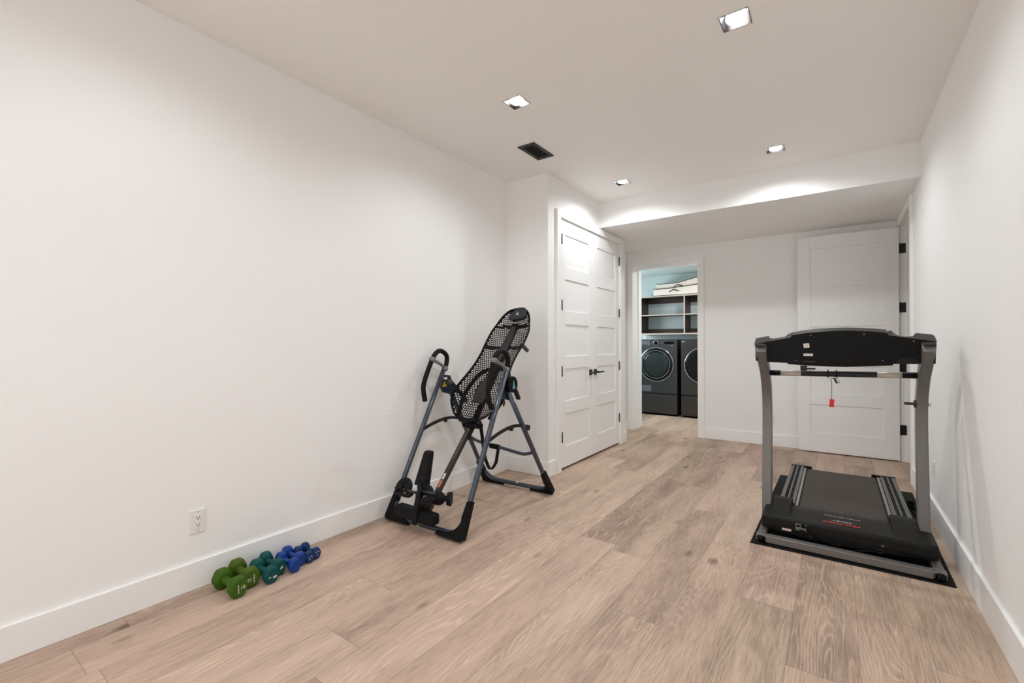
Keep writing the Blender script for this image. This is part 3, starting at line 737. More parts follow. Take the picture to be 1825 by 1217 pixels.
# ============================================================ INVERSION TABLE
IX = -2.17
IT = thing('inversion_table', (IX, 2.6, 0), 'folding inversion table with slate-blue A-frame and tilted black perforated bed by the left wall', 'inversion table')
XLG, XRG = -2.487, -1.855
def uframe(name, yf, zf, yt, zt, sk0, sk1, rad=0.10):
    """U-shaped tube: leg - floor bar - leg, in the slanted plane"""
    dv = Vector((0, yt-yf, zt-zf)); Ld = dv.length; dv.normalize()
    def P(x, s): return Vector((x, yf+(sk0+(sk1-sk0)*s/Ld)*(XRG-x)/(XRG-XLG), zf))+dv*s
    pts = [P(XRG, Ld), P(XRG, Ld*0.5), P(XRG, rad)]
    for k in range(1, 8):
        a = PI/2*k/8; pts.append(P(XRG-rad*(1-math.cos(a)), rad*(1-math.sin(a))))
    pts += [P(XRG-rad, 0), P(XLG+rad, 0)]
    for k in range(1, 8):
        a = PI/2*k/8; pts.append(P(XLG+rad*(1-math.sin(a)), rad*(1-math.cos(a))))
    pts += [P(XLG, rad), P(XLG, Ld*0.5), P(XLG, Ld)]
    m_ = MB(); m_.tube(pts, 0.018, seg=16, up=(0, dv.z, -dv.y))
    o = m_.build(name, M_SLATE, IT)
    # corner boots
    nrm = Vector((0, dv.z, -dv.y))
    for sgn, X in ((1, XRG), (-1, XLG)):
        r2 = 0.019
        prof = [(r2, 0.21), (-r2*0.6, 0.20), (-r2, 0.10)]
        for k in range(1, 8):
            a = PI/2*k/8; prof.append((-0.012-rad*(1-math.cos(a)), 0.006+rad*(1-math.sin(a))-0.004))
        prof += [(-0.18, 0.0), (-0.19, -zf+0.004), (0.012, -zf+0.001), (0.030, -zf+0.018), (0.028, 0.05)]
        m_ = MB(); half = 0.0235
        rings = []
        A = [P(X+sgn*px, max(s, -zf/dv.z))+nrm*half for px, s in prof]
        B = [P(X+sgn*px, max(s, -zf/dv.z))-nrm*half for px, s in prof]
        for q in A+B: q.z = max(q.z, 0.001)
        va = [m_.bm.verts.new(q) for q in A]; vb = [m_.bm.verts.new(q) for q in B]
        m_.face(va); m_.face(vb[::-1])
        for k in range(len(va)): m_.face([va[k], vb[k], vb[(k+1) % len(va)], va[(k+1) % len(va)]])
        m_.build('foot_cap', M_PLAST, IT, bevel=0.005)
    return P, Ld
uframe('front_leg_frame', 2.070, 0.034, 2.535, 1.005, -0.012, 0.045)
uframe('rear_leg_frame', 3.130, 0.034, 2.565, 0.865, -0.023, 0.068)
# rear cross tube between the back legs
m_ = MB(); m_.tube(smooth_path([(XLG, 2.905, 0.42), (-2.40, 2.905, 0.395), (-2.20, 2.91, 0.375), (-2.0, 2.905, 0.355), (-1.93, 2.895, 0.36), (XRG, 2.885, 0.385)], 6), 0.013, seg=14); m_.build('cross_tube', M_SLATE, IT)
m_ = MB(); m_.tube([onY(874, 794, 2.91), onY(890, 797, 2.91)], 0.021, seg=16); m_.build('tube_sleeve', M_PLAST, IT, bevel=0.003)
# folding spreader arms
for X in (XLG, XRG):
    m_ = MB()
    m_.ribbon(smooth_path([(X+0.005, 2.335, 0.565), (X+0.005, 2.45, 0.598), (X+0.005, 2.57, 0.618), (X+0.005, 2.68, 0.616), (X+0.005, 2.80, 0.585)], 5), 0.024, 0.010, (0, -0.15, 1))
    sp = m_.build('spreader_arm', M_BLACK, IT, bevel=0.002)
    m_ = MB(); m_.prism([(2.575, 0.612), (2.605, 0.610), (2.597, 0.592), (2.585, 0.592)], 'x', X-0.006, X+0.016); m_.build('pivot', M_BLACK, sp)
    m_ = MB(); m_.cyl((X-0.022, 2.79, 0.585), (X+0.022, 2.79, 0.585), 0.0215, seg=16); m_.build('clamp', M_BLACK, sp, bevel=0.003)
    # apex plate and hinge
    m_ = MB(); s = 0.021 if X == XLG else -0.021; ay = 0.035 if X == XLG else 0.0
    x0, x1 = sorted((X+s, X+s*1.5))
    m_.prism([(a_+ay, b_) for a_, b_ in ((2.515, 0.965), (2.585, 0.955), (2.635, 0.86), (2.61, 0.80), (2.50, 0.83), (2.47, 0.88))], 'x', x0, x1)
    ap = m_.build('apex_bracket', M_SLATE, IT, bevel=0.003)
    if X == XLG:
        m_ = MB(); m_.prism([(2.530, 0.872), (2.578, 0.872), (2.553, 0.915)], 'x', x1, x1+0.001); wl = m_.build('warning_triangle', M_YELLOW, ap)
        m_ = MB(); m_.box((x1+0.001, 2.5505, 0.882), (x1+0.0014, 2.5555, 0.902)); m_.build('warning_stroke', M_DARK, wl)
    else:
        m_ = MB(); m_.cyl((X+0.012, 2.605, 0.915), (X-0.03, 2.605, 0.915), 0.058, seg=32); dk = m_.build('pivot_cover', M_PLAST, IT, bevel=0.005)
        m_ = MB(); m_.prism([(2.598, 0.885), (2.628, 0.882), (2.611, 0.945)], 'x', X+0.012, X+0.0135); m_.build('badge', M_TEAL, dk)
        m_ = MB(); m_.box((X-0.012, 2.655, 0.80), (X+0.018, 2.675, 0.875), rot=Matrix.Rotation(0.55, 3, 'X')); m_.box((X-0.006, 2.645, 0.865), (X+0.012, 2.655, 0.885)); m_.build('locking_latch', M_BLACK, IT, bevel=0.002)
# traction handles: foam-covered loops
for X, dy, path in ((XRG-0.012, 0.0, [(876.4, 727.8), (871.5, 714), (869.9, 697.7), (871.5, 681), (875.9, 662.6), (879, 646), (884.7, 632), (893.4, 625.2), (902, 630.8), (905.5, 643), (903.3, 659)]),
                (XLG+0.005, 0.0, [(757.5, 714.7), (754.4, 692), (757.5, 675.8), (765, 653.8), (771.8, 637.4), (778.4, 627.8), (786, 625.3), (794.8, 631.9), (796.4, 641.8), (793.4, 657)])):
    pts = [onX(u, v, X) for u, v in path]
    m_ = MB(); m_.tube(smooth_path(pts, 6), 0.0180, seg=16); hd = m_.build('grip_handle', M_FOAM, IT)
    a = onX(880.3, 643, X) if X > -2 else onX(770.5, 641, X)
    b = onX(902.5, 659, X) if X > -2 else onX(793, 656.5, X)
    m_ = MB(); m_.tube(smooth_path([a, a.lerp(b, 0.5)+Vector((0.012, 0, 0.004)), b], 6), [0.013]*6+[0.011]*6+[0.013], seg=14)
    m_.sphere(a, 0.0265, s=(1, 1, 0.95)); m_.sphere(b, 0.024); m_.build('handle_clamp', M_GRAYPL, hd)
# roller hinge arms from the pivots to the bed frame
for X, s in ((XLG, 1), (XRG, -1)):
    m_ = MB(); m_.box((0, 0, 0), (1, 1, 1)); m_.bm.free(); m_ = MB()
    m_.ribbon([(X+s*0.045, 2.545, 0.935), (X+s*0.085, 2.58, 0.90), (X+s*0.12, 2.66, 0.80), (X+s*0.135, 2.70, 0.75)], 0.034, 0.007, (0, 0.62, 0.78)); ra = m_.build('roller_arm', M_BLACK, IT, bevel=0.002)
    m_ = MB(); m_.cyl((X+s*0.02, 2.545, 0.935), (X+s*0.075, 2.545, 0.935), 0.012, seg=16); m_.build('roller_pin', M_CHROME, ra)

# bed: curved perforated shell
BA = Vector((0, 2.506, 0.581)); BD = Vector((0, 0.603, 0.798)).normalized(); BN = Vector((0, -BD.z, BD.y)); BX = -2.183
HWT = [(0.045, 0.02), (0.06, 0.085), (0.09, 0.145), (0.14, 0.195), (0.19, 0.232), (0.23, 0.247), (0.275, 0.250), (0.34, 0.238), (0.43, 0.209), (0.51, 0.190), (0.59, 0.182), (0.67, 0.183), (0.75, 0.191), (0.83, 0.193), (0.90, 0.188), (0.965, 0.168), (1.04, 0.142), (1.09, 0.108), (1.115, 0.075), (1.128, 0.02)]
_hp = smooth_path([(a, b, 0) for a, b in HWT], 5)
HWT = [(p.x, max(0.012, p.y)) for p in _hp]
def hw(s):
    if s <= HWT[0][0]: return HWT[0][1]
    for (a, x), (b, y) in zip(HWT, HWT[1:]):
        if s <= b: return x+(y-x)*(s-a)/(b-a)
    return HWT[-1][1]
def bedN(s, u):
    """height of the sheet above the flat plane: lumbar S-curve and cupped sides"""
    return 0.022*math.sin(2*PI*(s-0.05)/1.1)*0.8 + 0.030*u*u*(1.0 if s > .45 else 1.0+0.5*(0.45-s))
def bedP(s, u, off=0.0): return Vector((BX+u*hw(s), 0, 0))+BA+BD*s+BN*(bedN(s, u)+off)
m_ = MB(); NR, NC = 58, 20
s0, s1 = 0.045, 1.128
vc = {}
def bv(s, u):
    k = (round(s, 5), round(u, 5))
    if k not in vc: vc[k] = m_.bm.verts.new(bedP(s, u))
    return vc[k]
for r in range(NR):
    sa, sb = s0+(s1-s0)*r/NR, s0+(s1-s0)*(r+1)/NR; sm = (sa+sb)/2
    stag = 0.5 if r % 2 else 0.0
    edges = [-1.0] + [(-1+2*(c+stag)/NC) for c in range(0 if stag else 1, NC)] + [1.0]
    edges = sorted(set(round(e, 5) for e in edges))
    for ua, ub in zip(edges, edges[1:]):
        um = (ua+ub)/2; w = hw(sm)
        xe = (1-abs(um))*w
        solid = xe < 0.016 or sm < 0.085 or sm > 1.095
        solid = solid or (abs(um)*w < 0.030 and 0.30 < sm < 0.98) or (abs(um*w) < 0.062 and 0.24 < sm < 0.40)
        solid = solid or (abs(um*w) < 0.035+0.0 and 0.56 < sm < 0.92)
        solid = solid or (abs(sm-0.985+0.25*abs(um*w)) < 0.012) or (abs(sm-0.735-0.0*um) < 0.012 and abs(um) > 0.45)
        solid = solid or (ub-ua)*w < 0.009
        if solid:
            # quad with mid splits so the curvature follows
            m_.face([m_.bm.verts.new(bedP(sa, ua)), m_.bm.verts.new(bedP(sa, ub)), m_.bm.verts.new(bedP(sb, ub)), m_.bm.verts.new(bedP(sb, ua))]); continue
        fu, fs = 0.145, 0.11
        du, ds = (ub-ua), (sb-sa)
        O = [(sa, ua), (sa, um), (sa, ub), (sm, ub), (sb, ub), (sb, um), (sb, ua), (sm, ua)]
        I = [(sa+ds*(fs+.10), ua+du*(fs+.05)), (sa+ds*fs*.8, um), (sa+ds*(fs+.10), ub-du*(fs+.05)), (sm, ub-du*fu), (sb-ds*(fs+.10), ub-du*(fs+.05)), (sb-ds*fs*.8, um), (sb-ds*(fs+.10), ua+du*(fs+.05)), (sm, ua+du*fu)]
        vo = [m_.bm.verts.new(bedP(*q)) for q in O]; vi = [m_.bm.verts.new(bedP(*q)) for q in I]
        for k in range(8): m_.face([vo[k], vo[(k+1) % 8], vi[(k+1) % 8], vi[k]])
bmesh.ops.remove_doubles(m_.bm, verts=m_.bm.verts, dist=1e-5)
bed = m_.build('bed', M_MESHBED, IT)
so = bed.modifiers.new('thick', 'SOLIDIFY'); so.thickness = 0.003; so.offset = 0
# raised rim around the bed
rim = [bedP(s, -1) for s, _ in HWT] + [bedP(s, 1) for s, _ in HWT[::-1]]
m_ = MB(); m_.tube(rim, 0.0065, seg=10, closed=True, up=BN); m_.build('bed_rim', M_MESHBED, bed)
# smooth back pads (solid raised panels)
def pad(outline, off, th, name, mat, par, bev=0.004):
    m2 = MB(); A = [m2.bm.verts.new(bedP(s, x/hw(s), off)) for x, s in outline]; B = [m2.bm.verts.new(bedP(s, x/hw(s), off+th)) for x, s in outline]
    m2.face(A[::-1]); m2.face(B)
    for k in range(len(A)): m2.face([A[k], A[(k+1) % len(A)], B[(k+1) % len(A)], B[k]])
    return m2.build(name, mat, par, bevel=bev)
pad([(-0.022, 0.60), (0.022, 0.60), (0.040, 0.70), (0.038, 0.84), (0.022, 0.965), (-0.022, 0.965), (-0.038, 0.84), (-0.040, 0.70)], 0.002, 0.004, 'back_pad', pr('pad_rubber', (0.014, 0.014, 0.0145), 0.55), bed, 0.002)
pad([(-0.050, 0.21), (0.050, 0.21), (0.062, 0.28), (0.050, 0.36), (0.026, 0.46), (-0.026, 0.46), (-0.050, 0.36), (-0.062, 0.28)], 0.002, 0.004, 'back_pad', bpy.data.materials['pad_rubber'], bed, 0.002)
# head pillow
po = [(-0.058, 1.015), (-0.052, 1.06), (-0.026, 1.10), (0.004, 1.130), (0.020, 1.136), (0.074, 1.132), (0.092, 1.112), (0.115, 1.04), (0.104, 1.010), (0.04, 0.997), (0.0, 0.993)]
pl = MB(); A = [BA+BD*s+BN*0.012+Vector((-2.183+x, 0, 0)) for x, s in po]; Bv = [BA+BD*(s-(s-1.06)*0.06)+BN*0.045+Vector((-2.183+x+(0.025-x)*0.06, 0, 0)) for x, s in po]
va = [pl.bm.verts.new(p) for p in A]; vb = [pl.bm.verts.new(p) for p in Bv]; pl.face(va[::-1]); pl.face(vb)
for k in range(len(va)): pl.face([va[k], va[(k+1) % len(va)], vb[(k+1) % len(va)], vb[k]])
pil = pl.build('head_pillow', pr('pillow_vinyl', (0.010, 0.011, 0.014), 0.42, bump=0.1), IT, bevel=0.008, bseg=3)
pm = MB()
for tri in (((0.018, 1.045), (0.034, 1.045), (0.024, 1.080)), ((0.036, 1.045), (0.046, 1.045), (0.031, 1.075))):
    vs = [pm.bm.verts.new(BA+BD*s+BN*0.0458+Vector((-2.183+x, 0, 0))) for x, s in tri]; pm.face(vs)
pm.build('badge', pr('badge_pale_blue', (0.45, 0.62, 0.68), 0.4), pil)
# bed frame behind: rails, cross bar with grip
m_ = MB()
def bk(x, s, off): return Vector((-2.183+x, 0, 0))+BA+BD*s+BN*off
m_.tube([bk(0, -0.06, -0.035), bk(0, 0.35, -0.038), bk(0, 0.95, -0.035)], 0.022, seg=4, sx=0.9, sy=1.1, up=(1, 0, 1))
m_.tube(smooth_path([bk(-0.15, 0.10, -0.01), bk(-0.19, 0.30, -0.015), bk(-0.14, 0.50, -0.03), bk(0, 0.56, -0.04), bk(0.14, 0.50, -0.03), bk(0.19, 0.30, -0.015), bk(0.15, 0.10, -0.01)], 5), 0.016, seg=10)
m_.tube(smooth_path([bk(-0.15, 0.74, -0.012), bk(-0.05, 0.76, -0.03), bk(0.05, 0.76, -0.03), bk(0.15, 0.74, -0.012)], 5), 0.012, seg=10)
m_.tube(smooth_path([bk(-0.12, 0.985, -0.008), bk(0, 0.95, -0.03), bk(0.12, 0.985, -0.008)], 5), 0.010, seg=10)
m_.build('bed_frame', M_PLAST, IT)
m_ = MB(); m_.tube([bk(0.140, 0.79, -0.025), bk(0.147, 0.79, -0.06), bk(0.152, 0.79, -0.112)], 0.0165, seg=14); m_.build('rear_grip', pr('grip_gray', (0.075, 0.072, 0.070), 0.5), IT, bevel=0.003)
m_ = MB(); m_.box((-2.183-0.055, 2.51, 0.59), (-2.183+0.10, 2.57, 0.625)); m_.build('bed_base_bracket', M_PLAST, IT, bevel=0.008)
# main shaft with scale
SA, SB = Vector((-2.165, 2.565, 0.645)), Vector((-2.172, 2.085, 0.085))
sd = (SB-SA).normalized(); sn = Vector((0, -sd.z, sd.y)); sn = -sn if sn.y > 0 else sn
def shp(t_, x, n): return SA.lerp(SB, t_)+Vector((x, 0, 0))+sn*n
m_ = MB(); hwx = 0.019
m_.loft([[shp(t_, -hwx, 0.014), shp(t_, hwx, 0.014), shp(t_, hwx, -0.014), shp(t_, -hwx, -0.014)] for t_ in (0, 1)], smooth=False)
shf = m_.build('main_shaft', pr('shaft_black', (0.020, 0.018, 0.017), 0.22, 0.4, coat=0.4), IT, bevel=0.003)
m_ = MB()
for k in range(20):
    t_ = 0.10+k*0.018; m_.loft([[shp(t_, -0.004, 0.0142), shp(t_, 0.008, 0.0142), shp(t_, 0.008, 0.0146), shp(t_, -0.004, 0.0146)], [shp(t_+0.004, -0.004, 0.0142), shp(t_+0.004, 0.008, 0.0142), shp(t_+0.004, 0.008, 0.0146), shp(t_+0.004, -0.004, 0.0146)]], smooth=False)
m_.build('height_scale', pr('scale_print', (0.30, 0.30, 0.30), 0.5), shf)
for nm, ta, tb, mm in (('caution_label', 0.60, 0.66, M_LABEL), ('caution_label', 0.67, 0.74, M_ORANGE)):
    m_ = MB(); m_.loft([[shp(t_, -0.010, 0.0142), shp(t_, 0.008, 0.0142), shp(t_, 0.008, 0.0148), shp(t_, -0.010, 0.0148)] for t_ in (ta, tb)], smooth=False); m_.build(nm, mm, shf)
m_ = MB(); m_.loft([[shp(t_, -0.028, 0.024), shp(t_, 0.028, 0.024), shp(t_, 0.028, -0.022), shp(t_, -0.028, -0.022)] for t_ in (0.0, 0.11)], smooth=False); m_.build('shaft_collar', M_PLAST, IT, bevel=0.006)
m_ = MB(); m_.cyl(shp(0.065, -0.05, 0.0), shp(0.065, -0.028, 0.0), 0.014, seg=16); m_.build('height_knob', M_CHROME, IT)
# tether strap
m_ = MB(); m_.ribbon(smooth_path([onY(u_, v_, y_) for u_, v_, y_ in ((855, 750, 2.60), (859, 775, 2.66), (862, 800, 2.73), (866, 820, 2.78), (874, 836, 2.82), (883, 826, 2.86), (886, 812, 2.88), (888, 799, 2.895))], 8), 0.026, 0.003, (0.85, 0.5, 0)); m_.build('tether_strap', M_STRAP, IT)
# ankle system
def py(u, v, y): return onY(u, v, y)
m_ = MB(); a, b = py(709, 925, 2.045), py(777, 936, 2.045)
zc = 0.098
m_.box((a.x, 2.005, zc-0.036), (b.x, 2.085, zc+0.036)); m_.build('foot_platform', M_PLAST2, IT, bevel=0.018, bseg=4)
q = Vector((-2.232, 2.0, 0.0))
m_ = MB(); p0, p1, p2, p3 = py(738, 935, 1.998), py(742, 900, 1.998), py(748, 872, 2.02), py(747, 858, 2.05)
m_.ribbon([p0, p1, p2, p3], 0.036, 0.012, (1, 0, 0)); m_.build('front_strut', M_PLAST2, IT, bevel=0.003)
m_ = MB(); c = p0+Vector((0.035, 0.004, 0.002)); m_.cyl(c, c+Vector((0, -0.008, 0)), 0.006, seg=12); m_.build('rivet', M_CHROME, IT)
# tall T-pin lever
m_ = MB(); b0, b1_ = py(752, 864, 2.09), py(765, 803, 2.13)
rings = []
for t_ in (0, 0.93, 1.0):
    c = b0.lerp(b1_, t_); w = (0.048, 0.031, 0.024)[[0, 0.93, 1.0].index(t_)]; dpt = (0.030, 0.022, 0.018)[[0, 0.93, 1.0].index(t_)]
    rings.append([c+Vector((-w, -dpt, 0)), c+Vector((w, -dpt, 0)), c+Vector((w, dpt, 0)), c+Vector((-w, dpt, 0))])
m_.loft(rings, smooth=False); m_.build('lever_handle', M_PLAST2, IT, bevel=0.008, bseg=3)
# brown plate behind the strut, painting the reflection on the shaft's lower end
m_ = MB(); m_.prism([(p.x, p.z) for p in (py(741, 886, 2.08), py(771, 898, 2.08), py(759, 922, 2.08), py(738, 915, 2.08))], 'y', 2.08, 2.10); m_.build('shaft_reflection', pr('brown_reflection', (0.035, 0.024, 0.020), 0.25, 0.3), IT, bevel=0.002)
# axle and cups
m_ = MB(); m_.tube([py(705, 869, 2.06), py(742, 878, 2.05)], 0.009, seg=12); m_.tube([py(745, 874, 2.04), py(776, 880, 2.04)], 0.009, seg=12); m_.build('ankle_axle', pr('axle_gray', (0.02, 0.02, 0.02), 0.4), IT)
def cup(u, v, y, r, tilt, name='ankle_cup'):
    """open curved shin cup: a C-shaped cushion with cross ribs"""
    c = py(u, v, y)
    ax = Vector((0.15, -0.85, 0.5)).normalized(); e1 = Vector((1, 0, 0)); e1 = (e1-ax*e1.dot(ax)).normalized(); e2 = ax.cross(e1)
    if e2.z < 0: e2 = -e2
    pts = []
    for k in range(25):
        a = math.radians(-40+tilt+260*k/24); pts.append(c+(e1*math.cos(a)+e2*math.sin(a))*r)
    m2 = MB(); m2.tube(pts, [0.016]*25, seg=12, sx=1.0, sy=1.6, up=ax); o = m2.build(name, M_PLAST2, IT)
    m2 = MB()
    for k in range(-2, 3):
        x = k*r*0.34; h_ = math.sqrt(max(0, r*r-x*x))*0.9
        m2.tube([c+e1*x+e2*h_-ax*0.006, c+e1*x-e2*h_-ax*0.006], 0.0045, seg=6)
    m2.tube([c-e1*r*0.8+e2*0.004, c+e1*r*0.8+e2*0.004], 0.006, seg=6)
    m2.build('cup_ribs', M_PLAST, o)
    return o
cup(720, 868, 2.06, 0.040, 0); cup(757, 882, 2.05, 0.042, 0)
m_ = MB(); m_.tube(smooth_path([py(704, 877, 2.04), py(714, 880, 2.03), py(727, 884, 2.03), py(734, 880, 2.03)], 4), 0.012, seg=10); m_.tube(smooth_path([py(744, 886, 2.03), py(752, 890, 2.02), py(764, 892, 2.02), py(774, 888, 2.03)], 4), 0.013, seg=10); m_.build('shin_bar', M_PLAST2, IT)
m_ = MB(); m_.sphere(py(782, 888, 2.14), 0.046, s=(1, 1, 0.95)); m_.build('ankle_roller', M_PLAST2, IT)
m_ = MB(); a = py(786, 888, 2.14); m_.tube([a, py(799, 888.5, 2.16)], [0.022, 0.016], seg=14); m_.tube([py(797, 889, 2.15), py(805, 889.5, 2.165)], [0.040, 0.046], seg=24); m_.build('ankle_roller', M_PLAST2, IT, bevel=0.004)
# floor label dots
m_ = MB(); m_.cyl((-2.16, 3.112, 0.05), (-2.16, 3.109, 0.052), 0.008, seg=14); m_.build('label_dot', M_LABEL, IT)

# ============================================================ MAT AND TREADMILL
mm = MB(); mm.prism([(-0.423, 3.068), (0.481, 3.082), (0.497, 4.83), (-0.412, 4.80)], 'z', 0.0, 0.006)
tag(mm.build('exercise_mat', M_MAT, bevel=0.001), 'thin black rubber mat on the floor under the treadmill', 'mat')
ZM = 0.0065
TM = thing('treadmill', (0.02, 3.8, ZM), 'dark gray folding treadmill seen from its motor end, beside the right wall', 'treadmill')
# base frame
m_ = MB()
m_.box((-0.345, 3.100, ZM+0.004), (0.400, 3.150, ZM+0.044)); m_.build('base_crossbar', M_TMGRAY, TM, bevel=0.003)
for sx_, xa, xb in ((-1, -0.395, -0.343), (1, 0.400, 0.452)):
    m_ = MB(); m_.box((xa+0.004, 3.150, ZM+0.006), (xb-0.004, 3.64, ZM+0.046))
    c = (xa+xb)/2
    m_.box((xa, 3.100, ZM+0.034), (xb, 3.150, ZM+0.046)); m_.box((xa, 3.104, ZM+0.010), (xa+0.006, 3.15, ZM+0.036)); m_.box((xb-0.006, 3.104, ZM+0.010), (xb, 3.15, ZM+0.036))
    rail = m_.build('base_rail', M_TMGRAY, TM, bevel=0.003)
    m_ = MB(); m_.cyl((c-0.014, 3.110, ZM+0.023), (c+0.014, 3.110, ZM+0.023), 0.0225, seg=24); m_.build('transport_wheel', M_PLAST, TM, bevel=0.003)
    m_ = MB(); m_.box((xa+0.006, 3.58, 0.0062), (xb-0.006, 3.63, ZM+0.008)); m_.build('rubber_foot', M_PLAST, TM)
# uprights: arched rectangular tubes
def upright(x0, x1, path, lean=0.0):
    pts = smooth_path([(0, y, z) for y, z in path], 6); n = len(pts)
    L_, R_ = [], []
    for k in range(n):
        tg = (pts[min(k+1, n-1)]-pts[max(k-1, 0)]).normalized(); nn = Vector((0, tg.z, -tg.y)) * 0.034
        L_.append(pts[k]-nn); R_.append(pts[k]+nn)
    m2 = MB()
    m2.loft([[Vector((x0+lean*a.z, a.y, a.z)), Vector((x1+lean*a.z, a.y, a.z)), Vector((x1+lean*b.z, b.y, b.z)), Vector((x0+lean*b.z, b.y, b.z))] for a, b in zip(L_, R_)], smooth=False)
    return m2.build('upright', M_TMGRAY, TM, bevel=0.005)
upright(-0.397, -0.343, [(3.42, 0.045), (3.44, 0.20), (3.475, 0.45), (3.50, 0.70), (3.485, 0.88), (3.40, 1.02), (3.30, 1.10), (3.222, 1.174)], -0.006)
upright(0.376, 0.428, [(3.42, 0.045), (3.44, 0.20), (3.475, 0.45), (3.50, 0.70), (3.485, 0.88), (3.40, 1.02), (3.30, 1.105), (3.222, 1.182)])
for xa, xb, z in ((-0.4035, -0.351, 1.174), (0.377, 0.427, 1.182)):
    m_ = MB(); m_.box((xa, 3.205, z+0.010), (xb, 3.262, z+0.024)); m_.build('upright_cap', M_TMRIM, TM, bevel=0.003)
# motor hood
hx0, hx1 = -0.376, 0.434
def hoodsec(x, dz=0.0, zb=0.078):
    return [(3.196, zb), (3.188, 0.092), (3.188, 0.132+dz), (3.193, 0.143+dz), (3.204, 0.148+dz), (3.40, 0.153+dz), (3.462, 0.150+dz), (3.50, 0.142+dz), (3.505, 0.090), (3.45, 0.078)]
m_ = MB(); N_ = 30; rings = []
for k in range(N_+1):
    u = k/N_; x = hx0+(hx1-hx0)*u
    bulge = 0.020*max(0, math.sin(PI*min(1, max(0, (u-0.06)/0.8))))**0.5 if 0.06 < u < 0.86 else 0
    e = 0.010*max(0, 1-min(u, 1-u)/0.015)
    rings.append([Vector((x, y+(e if y < 3.3 else -e), z-(e*0.5 if z > 0.1 else 0))) for y, z in hoodsec(x, 0, 0.068-bulge)])
m_.loft(rings, smooth=False); hood = m_.build('motor_hood', M_TMHOOD, TM, bevel=0.004, bseg=3)
# lower dark face of the hood and black under-body
m_ = MB(); m_.box((-0.33, 3.22, 0.052), (0.39, 3.46, 0.09)); m_.build('under_tray', M_DARK, TM)
# rail humps on the hood
for xa, xb in ((-0.335, -0.232), (0.258, 0.376)):
    prof = [(3.205, 0.146), (3.26, 0.156), (3.34, 0.170), (3.44, 0.185), (3.50, 0.187), (3.535, 0.178), (3.55, 0.160), (3.55, 0.12), (3.45, 0.13), (3.3, 0.14)]
    m_ = MB(); m_.prism(prof, 'x', xa, xb); m_.build('rail_cover', M_TMHOOD, TM, bevel=0.008, bseg=3)
# deck, belt, rails
m_ = MB(); m_.box((-0.305, 3.50, 0.075), (0.372, 4.63, 0.128)); m_.build('deck', M_TMBLACK, TM, bevel=0.003)
m_ = MB()
prof = [(3.47, 0.128), (3.47, 0.138), (4.60, 0.138), (4.632, 0.130), (4.645, 0.108), (4.632, 0.084), (4.60, 0.074), (4.58, 0.074), (4.58, 0.128)]
m_.prism(prof, 'x', -0.196, 0.252); m_.build('running_belt', M_BELT, TM, bevel=0.002)
for sgn, xa, xb, ia, ib in ((-1, -0.312, -0.222, -0.218, -0.203), (1, 0.282, 0.376, 0.262, 0.278)):
    m_ = MB(); n = 3; gap = 0.0035
    # rail top profile with four grooves
    W_ = xb-xa; g = [0.30, 0.40, 0.62, 0.72]; pts = [(xa, 0.085), (xa, 0.146)]
    gg = g if sgn < 0 else [1-v for v in g[::-1]]
    for v in gg: c = xa+W_*v; pts += [(c-0.0030, 0.146), (c-0.0030, 0.139), (c+0.0030, 0.139), (c+0.0030, 0.146)]
    pts += [(xb, 0.146), (xb, 0.085)]
    m_.prism(pts, 'y', 3.53, 4.635); rl = m_.build('side_rail', M_RAIL, TM)
    m_ = MB()
    for v in gg: c = xa+W_*v; m_.box((c-0.0040, 3.54, 0.1385), (c+0.0040, 4.633, 0.1463))
    m_.build('groove_insert', M_DARK, rl)
    m_ = MB(); m_.box((ia, 3.49, 0.130), (ib, 4.61, 0.142)); m_.build('inner_strip', M_SILVER, TM, bevel=0.001)
    m_ = MB(); m_.box((ia-0.016, 3.468, 0.125), (ib+0.006, 3.492, 0.146)); m_.build('strip_end', M_DARK, TM, bevel=0.002)
    m_ = MB(); e0, e1 = (xa-0.004, ib+0.036) if sgn < 0 else (ia-0.030, xb+0.005)
    m_.box((e0, 4.637, 0.060), (e1, 4.664, 0.149)); m_.build('rail_end_cap', M_TMBLACK, TM, bevel=0.004)
m_ = MB(); m_.box((0.374, 4.14, 0.10), (0.392, 4.16, 0.118)); m_.build('side_bumper', M_PLAST, TM, bevel=0.003)
for x in (-0.26, 0.33):
    m_ = MB(); m_.cyl((x, 4.50, 0.0063), (x, 4.50, 0.08), 0.022, seg=18); m_.build('deck_foot', M_PLAST, TM, bevel=0.003)
# hood markings
Mh = frame_mat(Vector((0.0, 0, 0)), (-1, 0, 0), (0, -1, 0))
def htext(s, size, mat, x, y, name, sx=1.0):
    z = 0.1525+0.0003
    M = Matrix.Translation((x, y, z)) @ Matrix.Rotation(PI, 4, 'Z') @ Matrix(((sx, 0.22, 0, 0), (0, 0.74, 0, 0), (0, 0, 1, 0), (0, 0, 0, 1)))
    return text_bm(s, size, mat, name, hood, M)
pA, pB = onZ(1465, 928, 0.153), onZ(1536, 939, 0.153)
cxm = (pA.x+pB.x)/2
htext('PRO-FORM', 0.050, M_REDINK, cxm, (pA.y+pB.y)/2-0.004, 'brand_name', (pB.x-pA.x)/0.262)
pC, pD = onZ(1483, 927, 0.153), onZ(1518, 933.5, 0.153)
htext('630QT', 0.026, M_WHITEINK, (pC.x+pD.x)/2, (pC.y+pD.y)/2+0.004, 'model_number', 1.25)
pE, pF = onZ(1469, 917, 0.153), onZ(1536, 929, 0.153)
m_ = MB(); yy = (pE.y+pF.y)/2
for k in range(34):
    xk = pE.x+(pF.x-pE.x)*k/34
    if k % 7 == 5: continue
    m_.box((xk, yy, 0.1515), (xk+(pF.x-pE.x)/34*0.75, yy+0.005, 0.1529))
m_.build('fine_print', M_WHITEINK, hood)
